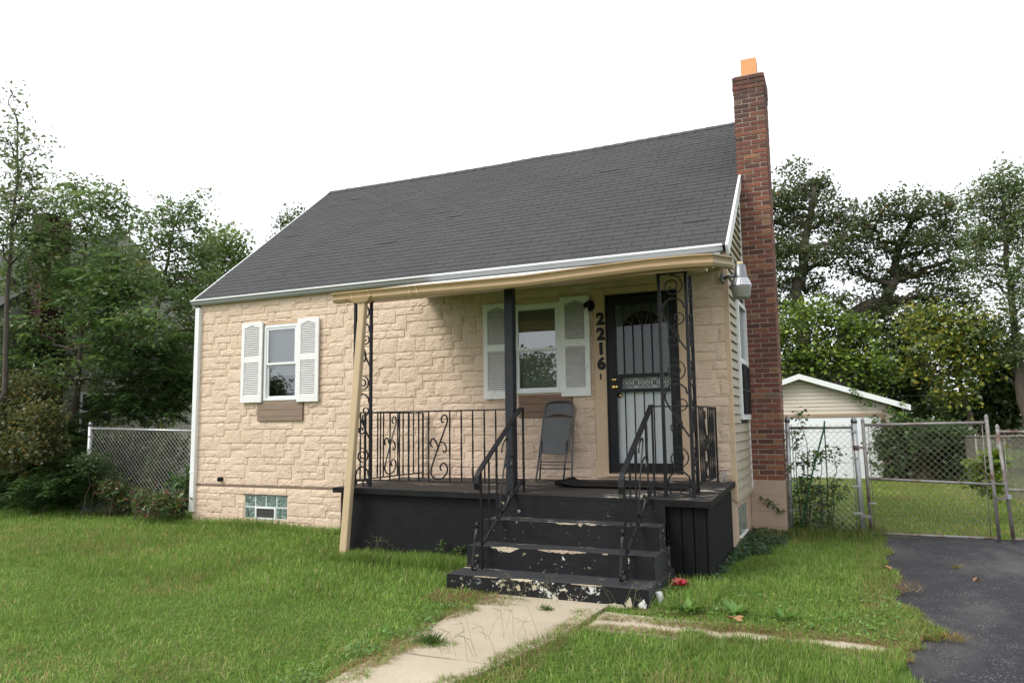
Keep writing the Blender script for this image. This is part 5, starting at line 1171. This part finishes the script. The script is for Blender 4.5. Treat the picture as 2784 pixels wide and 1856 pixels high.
# --- left-hand background
tree('tall_thin_tree', 'tall sparse tree rising highest at the left edge', 'tree', G(-5.7,-.6), [G(-5.7,-.6), at(12,900,-.3), at(15,700,-.3), at(28,520,-.3), at(40,400,-.3), at(40,280,-.3)],
     CL(-.3, [(20,320,36,46),(62,300,24,26,.5),(85,345,22,20,.5),(50,395,40,40),(12,440,36,46),(90,430,30,30,.6),(52,480,40,36),(102,475,18,18,.4),(60,545,46,36),(10,560,36,46),(-30,480,50,90),(90,560,30,26,.6),(30,640,46,40),(38,250,14,26,.25),(30,215,6,8,.15)]), lambda T, r: leaves_at(T, 18, .14, .10, LOCUST, r, aspect=.45), 40, None, .055, .018, 30, 8)
tree('sumac_tree', 'green tree with long feathery leaves in front of neighboring chimney', 'tree', G(-5.0,1.0), [G(-5.0,.9), at(170,960,1.0), at(185,800,1.0), at(190,650,1.0), at(200,520,1.0)],
     CL(1.0, [(120,470,40,36),(180,445,46,36),(245,470,46,36),(275,515,30,30,.7),(210,525,55,40),(140,550,55,40),(270,590,50,36),(90,610,50,40),(200,630,60,46),(300,660,46,40),(60,660,50,46),(120,710,60,46),(220,720,60,46),(330,650,40,36),(20,720,50,46),(290,740,50,46),(250,430,20,18,.4),(60,770,56,46),(160,790,56,46),(260,810,50,46),(330,750,46,40),(40,840,50,40),(130,860,50,36,.7),(230,870,40,30,.6),(160,660,60,50),(250,660,60,50),(80,540,50,46)]), lambda T, r: tuple(np.concatenate(z) for z in zip(fronds_at(T[::3], 1, .60, SUMAC, r), leaves_at(T, 14, .14, .10, SUMAC[:3]+LOCUST, r, aspect=.5))), 41, None, .07, .03, 58, 6)
tree('boxelder_tree', 'multi-stemmed green tree with dark forked trunk before the neighboring siding', 'tree', G(-3.6,3.0), [G(-3.7,3.0), at(325,960,3.0), at(330,850,3.0), at(360,720,3.0), at(385,600,3.0), at(400,520,3.0)],
     CL(3.0, [(335,510,30,30),(395,500,40,34),(445,480,30,30,.8),(455,520,26,26,.7),(370,555,42,34),(330,590,36,36),(435,565,38,34),(410,630,46,40),(470,590,30,30),(350,650,36,36),(450,660,36,36),(480,640,26,26),(420,700,40,30,.8),(385,455,16,14,.4),(460,445,12,12,.3)]), lambda T, r: leaves_at(T, 21, .13, .10, LOCUST+SUMAC[:2], r, aspect=.55), 42, None, .08, .035, 46, 6)
tree('boxelder_tree', 'rounded green tree showing just left of the roof slope', 'tree', G(-3.7,4.2), [G(-3.7,4.2), at(480,900,4.2), at(490,740,4.2), at(505,620,4.2)],
     CL(4.2, [(500,560,40,34),(545,570,30,34),(470,600,36,30),(530,610,40,36),(490,650,50,40),(550,630,26,30),(440,680,50,40),(500,700,50,40),(430,760,50,46),(400,820,46,40),(440,840,40,40),(515,525,22,16,.5),(420,900,40,40)]), lambda T, r: leaves_at(T, 26, .15, .11, LOCUST+BRIGHT[:2]+SUMAC[:1], r, aspect=.6), 43, None, .09, .04, 50, 5)
tree('rear_tree', 'small treetop just peeping above the left roof slope', 'tree', G(-5.5,11), [G(-5.5,11), at(672,700,11), at(672,560,11), at(670,500,11)], CL(11, [(665,500,30,20),(690,495,18,16),(650,520,20,20),(690,530,40,30),(660,560,40,40)]), lambda T, r: leaves_at(T, 26, .15, .12, OAK, r, aspect=.6), 44, None, .10, .04, 40, 5)
mass('brown_shrub', 'tangled shrub with browning leaves at the far left edge', 'shrub', -.2, [(30,900,50,40),(80,900,36,34),(20,960,50,40),(90,960,40,36),(-30,920,50,60),(20,1030,60,40),(90,1020,40,36)], [((.12,.12,.05),4),((.085,.105,.04),4),((.22,.14,.04),1.0)], .075, 50, 30, 60, .11, stems=False)
mass('dark_sumac_shrub', 'dense dark-green shrub in shade beneath the left trees', 'shrub', .5, [(40,1030,60,46),(120,1030,55,46),(60,1090,60,36),(140,1090,55,36),(180,1040,36,40),(0,1100,60,40),(190,980,36,30,.7),(100,1000,50,36),(10,1132,50,24),(80,1132,60,22),(150,1138,50,20),(-40,1100,50,50)], [((.035,.075,.022),5),((.055,.11,.03),3)], .1, 51, 30, 90, .13, fr=True, flen=.46)
mass('sumac_shrub', 'green feathery shrub growing behind the left chain-link fence', 'shrub', 1.9, [(300,850,46,40),(350,880,46,40),(400,880,46,40),(330,930,50,36),(400,930,46,36),(430,860,30,46),(280,920,40,36),(240,940,40,30),(260,800,46,36),(330,800,46,36),(400,800,40,40)], SUMAC[:2]+DARK[1:2], .1, 52, 30, 80, .13, fr=True, flen=.5)
mass('sumac_shrub', 'low broken greenery seen through the wire of the left fence', 'shrub', 1.2, [(270,1040,40,36),(330,1050,40,36),(390,1040,36,36,.7),(300,1100,46,36),(370,1100,46,36),(430,1100,20,36,.5),(240,1010,36,30),(290,1005,40,30),(345,1005,40,30),(395,1010,30,30,.6)], [((.07,.09,.035),4),((.09,.12,.045),3),((.15,.09,.045),1)], .09, 53, 30, 44, .10)
mass('round_bush', 'dense rounded green bush at the foot of the left fence post', 'bush', .05, [(190,1090,40,30),(225,1075,34,28),(180,1125,40,30),(225,1120,40,36),(205,1060,26,20,.7),(215,1150,50,18)], [((.065,.115,.04),5),((.10,.15,.055),3)], .06, 54, 26, 150, .07, aspect=.45)
mass('weed_clump', 'reddish and green weeds growing against the left fence wire', 'weeds', .12, [(280,1140,36,30),(330,1150,36,26),(380,1150,36,26),(300,1170,46,18),(370,1175,40,16),(260,1120,26,24,.7)], [((.08,.13,.04),5),((.16,.06,.045),2),((.12,.16,.05),2)], .085, 55, 16, 90, .07, aspect=.4)
mass('broadleaf_weed', 'tall broad-leaved weed beside the left downspout', 'weeds', .06, [(412,1130,24,36),(400,1160,26,26),(425,1100,16,26,.7)], [((.06,.14,.04),4),((.09,.18,.06),2)], .13, 56, 9, 60, .05, aspect=.5)
WF = MB(); wf = empty('white_board_fence', (-2.2,4,0)); tag(wf, 'grey-white board fence glimpsed behind the left chain-link fence', 'fence')
for i in range(3): MB().box(-2.36+i*.20, -2.175+i*.20, 1.62, 1.65, -.2, 1.58).build('board', M['siding_far'], wf)
# trees across the street, reflected in the glass
for k, (x, y, h, lab) in enumerate(((-7.2,-31,4.6,'broad street tree across the road, nearest to the walk'), (-15.5,-36,6.2,'tall street tree across the road, middle of three'), (-33,-36,6.0,'street tree across the road, farthest away'))):
    cl = [(np.array([x+dx, y+dy, h*.62+dz]), (1.6,1.6,1.2), 2.0) for dx, dy, dz in ((0,0,1.8),(-1.8,0,.5),(1.8,.4,.6),(0,-1.2,.2),(-.9,.6,-1),(1.2,0,-1.1),(2.6,0,-.6),(-2.8,0,-.8))]
    tree('street_tree', lab, 'tree', (x,y,-.2), [(x,y,-.25),(x+.1,y,1.5),(x,y,h*.5),(x,y,h*.8)], cl, lambda T, r: leaves_at(T, 14, .35, .3, OAK, r, aspect=.6), 60+k, 'trees across the street', .2, .07, 40, 4)

# ------------------------------------------------------------------ grass
def in_poly(x, y, poly):
    ins = np.zeros(len(x), bool); n = len(poly)
    for i in range(n):
        (x1,y1), (x2,y2) = poly[i], poly[(i+1) % n]; c = ((y1 > y) != (y2 > y)); ins ^= c & (x < (x2-x1)*(y-y1)/((y2-y1) if y2 != y1 else 1e-9)+x1)
    return ins
def blocked(x, y):
    b = (x > -.03) & (x < W) & (y > -.02) & (y < DEP)
    b |= (x > 4.03) & (x < 8.34) & (y > -1.56) & (y < .1)
    b |= (x > 6.06) & (x < 7.985) & (y > -2.60) & (y < -1.4)
    b |= (x > W-.03) & (x < W+.42) & (y > 1.54) & (y < 2.1)
    n = (vnoise(x, y, .16, 8)-.5)*.16 + (vnoise(x, y, .5, 9)-.5)*.18
    gr_r = 7.60-np.interp(y, [-6.5,-5.2,-4.6,-4.2,-3.6,-3.1,-2.5], [7.0,7.15,7.27,7.42,7.54,7.60,7.66])                      # lawn creeps over the walk nearer the camera
    wk = (x > 6.59+n+.05*np.clip((-3.2-y),0,1)) & (x < 7.49+n-gr_r) & (y < -2.6+n*.5)
    wk &= ~((np.hypot((x-6.72)/.22, (y+4.05)/.10) < 1) | (np.hypot((x-6.62)/.42, (y+2.80)/.16) < 1))          # tuft growing in the joint
    b |= wk
    b |= (x > 7.7) & (x < 9.75) & (y > -3.15+.9*n) & (y < -2.99+.8*n)
    dn = np.array([p for p in DRIVE]); b |= in_poly(x-.03+n*1.5+(vnoise(x, y, .07, 15)-.5)*.12, y, [tuple(p) for p in DRIVE])
    b |= (y > GY-.05) & (x < 11.2) & (x > 5.1) & (y < GY+6.5)
    b |= (x < NX+.02) & (y > -.02) & (y < DEP)
    return b
def grass(n, x0, x1, y0, y1, hmean, width, seed, dens=None, cols=None, lean=.55, margin=420):
    r = np.random.default_rng(seed); x = r.uniform(x0, x1, n); y = r.uniform(y0, y1, n)
    P = np.stack([x, y, gz(x, y)], 1); u, v, d = proj(P); ok = (d > .6) & (u > -margin) & (u < 2784+margin) & (v < 1856+300) & ~blocked(x, y)
    if dens is not None: ok &= r.random(n) < dens(x, y)
    x, y = x[ok], y[ok]; n = len(x); z = gz(x, y)-.004 + .02*(vnoise(x, y, .9, 3)-.5)
    big = vnoise(x, y, 1.4, 21); mid = vnoise(x, y, .35, 22); H = hmean*(.50+.55*mid+.35*big)*r.uniform(.45,1.35,n)
    az = r.uniform(0, 2*math.pi, n); bend = lean*r.uniform(.25,1.3,n); Wd = width*r.uniform(.6,1.3,n)
    dx, dy = np.cos(az), np.sin(az); sx, sy = -dy, dx
    B0 = np.stack([x-sx*Wd/2, y-sy*Wd/2, z], 1); B1 = np.stack([x+sx*Wd/2, y+sy*Wd/2, z], 1)
    m = np.stack([x+dx*H*bend*.35, y+dy*H*bend*.35, z+H*.62], 1); M0 = m-np.stack([sx,sy,0*x],1)*(Wd*.38)[:,None]; M1 = m+np.stack([sx,sy,0*x],1)*(Wd*.38)[:,None]
    Tp = np.stack([x+dx*H*bend, y+dy*H*bend, z+H*(1.02-.33*bend)], 1)
    base = pick(cols or [((.190,.310,.060),5),((.145,.255,.052),4),((.245,.350,.080),3),((.34,.41,.15),1.5),((.43,.37,.20),.6)], n, r, .15)
    pat = np.clip((vnoise(x, y, 1.1, 31)-.60)*2.2, 0, .5)*np.clip(vnoise(x, y, .22, 32)*1.6-.3,0,1); straw = np.array([.36,.29,.13])
    sel = r.random(n) < pat; base[sel] = straw*(1+r.normal(0,.2,(sel.sum(),1)))
    tone = (.74+.30*vnoise(x, y, .8, 33)+.26*vnoise(x, y, .16, 34))[:,None]; base = np.clip(base*tone, .006, .8)
    me = bpy.data.meshes.new('grass'); V = np.stack([B0,B1,M1,M0,Tp],1).reshape(-1,3); me.vertices.add(n*5); me.vertices.foreach_set('co', V.reshape(-1).astype(np.float32))
    k = np.arange(n)[:,None]*5; idx = np.concatenate([k+np.array([0,1,2,3]), k+np.array([3,2,4])], 1).reshape(-1); me.loops.add(n*7); me.loops.foreach_set('vertex_index', idx.astype(np.int32))
    me.polygons.add(n*2); ls = (np.arange(n)[:,None]*7+np.array([0,4])).reshape(-1); me.polygons.foreach_set('loop_start', ls.astype(np.int32)); me.polygons.foreach_set('loop_total', np.tile([4,3], n).astype(np.int32))
    a = me.attributes.new('col','FLOAT_COLOR','POINT'); cc = np.concatenate([np.repeat(base,5,0), np.ones((n*5,1))],1).astype(np.float32); a.data.foreach_set('color', cc.reshape(-1))
    me.materials.append(M['grass']); me.update(calc_edges=True); return me
def lawn(name, label, meshes):
    t = empty(name); tag(t, label, 'grass', kind='stuff')
    for me in meshes:
        o = bpy.data.objects.new('blades', me); COL.objects.link(o); o.parent = t
near = lambda x, y: np.clip(1.25-np.hypot(x-CAM[0], y-CAM[1])/11, .22, 1)
lawn('lawn_grass', 'uneven green lawn grass in front of the house', [
    grass(680000, -9, 10.2, -7.6, .5, .060, .0056, 1, near, lean=1.25),
    grass(60000, -9, 6.6, -3.2, 1.4, .075, .009, 2)])
lawn('side_grass', 'patchy grass between the porch and the asphalt drive', [grass(60000, 7.9, 10.2, -3.0, 1.9, .062, .0048, 3), grass(26000, 8.4, 10.2, -5.2, -3.1, .08, .005, 4)])
lawn('yard_grass', 'short dry back yard grass seen through the gate', [grass(70000, 8.4, 15, 1.9, 18, .055, .010, 5, cols=[((.19,.30,.05),5),((.27,.32,.08),3),((.40,.34,.16),3)]), ])
lawn('fence_grass', 'longer wispy grass along the short fence and gate foot', [grass(15000, 8.45, 10.0, .2, 2.2, .15, .005, 6, lambda x, y: np.clip((y-.5)/1.3, 0, 1)**2, cols=[((.10,.19,.035),4),((.17,.20,.06),3),((.28,.23,.10),2)]), grass(9000, 4.1, 6.1, -1.9, -1.57, .13, .005, 7), grass(5000, 0, 4.1, -.35, -.03, .13, .005, 8), grass(2600, 7.95, 8.5, -2.6, -1.6, .12, .005, 12)])

# ivy ground cover by the side wall
r = np.random.default_rng(90); n = 5200; x = r.uniform(8.30, 9.05, n); y = r.uniform(-1.5, 1.55, n); edge = 8.42 + .55*np.clip((y+1.6)/3.0,0,1) + (vnoise(x,y,.3,40)-.5)*.35
k = (x < edge) & (x > W-.02+.0*y) ; x, y = x[k], y[k]; n = len(x)
C = np.stack([x, y, gz(x,y)+r.uniform(.02,.11,n)*(1-np.clip((x-8.4)/.8,0,1)*.5)], 1); A = r.normal(0,1,(n,3)); A[:,2] = -.25; L = r.uniform(.03,.06,n)
v, c = leaf_arrays(C, A, np.tile([0,0,1.],(n,1))+r.normal(0,.35,(n,3)), L, L*.85, pick([((.050,.105,.055),5),((.070,.13,.065),3),((.035,.07,.035),2)], n, r))
gi = quad_object('ground_ivy', v, c, M['leaf']); tag(gi, 'dark ivy ground cover along the side of the house', 'ground cover', kind='stuff')
STRAW = [((.34,.235,.12),4),((.26,.165,.085),3),((.40,.32,.18),2)]
def flat(x0, x1, y0, y1, n, seed, col=STRAW, h=.05): return grass(n, x0, x1, y0, y1, h, .0045, seed, cols=col, lean=1.9)
lawn('dead_thatch', 'flattened straw-coloured dead grass along the path and drive edges', [flat(7.7,9.9,-3.06,-2.86,8500,60), flat(7.7,9.9,-3.30,-3.12,4500,66), flat(6.0,7.0,-2.98,-2.56,5600,61), flat(9.6,10.2,-3.1,1.6,9000,62), flat(6.42,6.68,-5.2,-3.0,4200,63), flat(7.1,7.65,-5.0,-2.7,4200,67), flat(7.9,8.5,-2.75,-2.5,1500,64), flat(9.0,10.1,-3.3,-2.6,3000,65)])
def leafy(name, label, x0, x1, y0, y1, n, size, cols, seed, zmax=.09, asp=.7):
    r = np.random.default_rng(seed); x = r.uniform(x0,x1,n); y = r.uniform(y0,y1,n); k = ~blocked(x,y) & (vnoise(x,y,.22,seed) > .42); x, y = x[k], y[k]; n = len(x)
    C = np.stack([x, y, gz(x,y)+r.uniform(.015,zmax,n)],1); A = r.normal(0,1,(n,3)); A[:,2] = r.uniform(-.2,.5,n); L = size*r.uniform(.6,1.3,n)
    v, c = leaf_arrays(C, A, np.tile([0,0,1.],(n,1))+r.normal(0,.4,(n,3)), L, L*asp, pick(cols, n, r)); return tag(quad_object(name, v, c, M['leaf']), label, 'ground cover', kind='stuff')
CLOV = [((.15,.30,.055),4),((.20,.36,.07),3),((.11,.22,.045),2)]
leafy('clover_patch', 'bright green low leafy weeds above the side path', 8.0, 9.9, -2.95, -1.7, 2400, .028, CLOV, 71, .055)
leafy('edge_weeds', 'dark low weeds along the left edge of the walk', 6.25, 6.66, -5.4, -3.1, 1900, .036, [((.13,.24,.06),4),((.17,.29,.07),3)], 72, .07, .45)
# rosette weeds beside the path
for k, (x, y, s, lab) in enumerate(((8.32,-2.62,.16,'broad-leaf rosette weed nearest to the bottom step'), (8.70,-2.58,.18,'broad-leaf rosette weed in the middle of the grass strip'), (9.05,-2.60,.14,'broad-leaf rosette weed furthest right beside the path'), (8.44,-2.25,.12,'small rosette weed just behind the red cloth flower'))):
    r = np.random.default_rng(100+k); n = 26; az = r.uniform(0,6.28,n); C = np.tile([x,y,float(gz(x,y))+.02],(n,1))+r.normal(0,.015,(n,3))*np.array([1,1,.2]); A = np.stack([np.cos(az),np.sin(az),r.uniform(.15,.9,n)],1); L = s*r.uniform(.6,1.1,n)
    v, c = leaf_arrays(C, A, np.tile([0,0,1.],(n,1)), L, L*.32, pick([((.12,.25,.05),4),((.17,.32,.06),3)], n, r)); tag(quad_object('rosette_weed', v, c, M['leaf']), lab, 'weed', 'weeds beside the side path')
# weed tufts on walk and drive
for k, (x, y, s, nb_, col, lab) in enumerate(((6.74,-4.05,.085,220,((.05,.10,.02),4),'dark grass tuft sprouting in the joint of the front walk'),(7.20,-2.95,.06,80,((.07,.12,.03),4),'thin grass tuft on the walk near the bottom step'),(10.18,-2.72,.09,90,((.26,.19,.07),4),'straw-coloured grass tuft spreading onto the asphalt'),(10.63,-2.95,.07,40,((.24,.20,.05),4),'small straw-coloured tuft farther out on the asphalt'),(10.5,-.2,.06,40,((.20,.17,.06),4),'sparse dry tuft in a drive crack near the gate'),(9.98,-1.35,.12,70,((.28,.20,.11),4),'wiry dead grass stalks at the edge of the drive'))):
    r = np.random.default_rng(120+k); az = r.uniform(0,6.28,nb_); C = np.stack([x+r.normal(0,s*.5,nb_), y+r.normal(0,s*.3,nb_), np.full(nb_, float(gz(x,y))+.02)],1); A = np.stack([np.cos(az),np.sin(az),r.uniform(.2,1.4,nb_)],1); L = s*r.uniform(.5,1.5,nb_)
    v, c = leaf_arrays(C, A, r.normal(0,1,(nb_,3)), L, np.full(nb_,.006), pick([col, (tuple(q*1.4 for q in col[0]),1)], nb_, r)); tag(quad_object('grass_tuft', v, c, M['grass']), lab, 'grass tuft', 'tufts on walk and drive')
for k, (x, y, lab) in enumerate(((7.28,-3.75,'wiry crabgrass stalks branching over the middle of the walk'), (7.15,-4.15,'wiry crabgrass stalks nearest the camera on the walk'), (7.05,-2.75,'thin crabgrass stalks before the bottom step'), (7.9,-2.72,'thin crabgrass stalks at the corner of the steps'), (4.75,-1.72,'thin dry stalks before the black porch wall'))):
    r = random.Random(200+k); b = MB()
    for i in range(8 if k < 2 else 11):
        x0, y0 = x+r.uniform(-.22,.22), y+r.uniform(-.14,.14); a = r.uniform(0,6.28); h = r.uniform(.08,.24); p0 = np.array([x0,y0,float(gz(x0,y0))+.02]); p1 = p0+np.array([math.cos(a)*h*.5, math.sin(a)*h*.5, h]); b.tube([p0, p0*.5+p1*.5+np.array([0,0,.01]), p1], .0012, 3, cap=False)
        for q in range(3):
            c_ = a+r.uniform(-1.3,1.3); b.tube([p1, p1+np.array([math.cos(c_)*.07, math.sin(c_)*.07, r.uniform(-.01,.05)])], .0010, 3, cap=False)
    tag(b.build('crabgrass', M['stalk'], fix=False), lab, 'weed', 'crabgrass by the steps and walk')
# vine weed at the porch wall
mass('small_vine', 'small leafy vine creeping up the black porch wall beside steps', 'vine', -1.62, [(1010,1262,14,12,3),(1040,1268,16,10,3),(1060,1262,14,12,3),(985,1270,12,8,2),(1018,1245,7,10,3)], [((.08,.14,.03),4),((.05,.10,.02),3)], .035, 70, 6, 20, .02, stems=False, depth=.05)
# fallen leaves
for k, (x, y, lab) in enumerate(((8.72,-2.86,'dry brown oak leaf on grass above the side path'), (9.86,-.42,'dry brown leaf at the drive edge nearest the gate'), (10.60,-.72,'small dry leaf lying alone on the asphalt'))):
    b = MB(); r = random.Random(k); c = np.array([x,y,float(gz(x,y))+.075 if k == 0 else float(gz(x,y))+.03]); pts = []
    for i in range(14):
        a = i/14*2*math.pi; q = (.055 if i % 2 else .030)*(1.0 if k < 2 else .6); pts.append((c[0]+q*1.3*math.cos(a+k), c[1]+q*.8*math.sin(a+k), c[2]+.018*math.sin(a*2+k)))
    b.poly(pts); n = len(b.v); b.v.append(tuple(c+np.array([0,0,.006]))); b.f = [(i,(i+1)%14,n) for i in range(14)]
    tag(b.build('fallen_leaf', M['dead_leaf'], fix=False), lab, 'leaf', 'fallen leaves')
tag(MB().hexa([(8.03,-2.42,-.03),(8.06,-2.43,-.03),(8.075,-2.36,-.03),(8.05,-2.35,-.03),(8.0,-2.40,.06),(8.03,-2.41,.06),(8.045,-2.36,.065),(8.02,-2.35,.065)]).build('paint_scrap', M['scrap']), 'pale flaked scrap standing in grass at the foot of the steps', 'scrap')
print('TRIS', sum(len(o.data.loops)-2*len(o.data.polygons) for o in bpy.data.objects if o.type == 'MESH'), 'OBJ', len(bpy.data.objects))
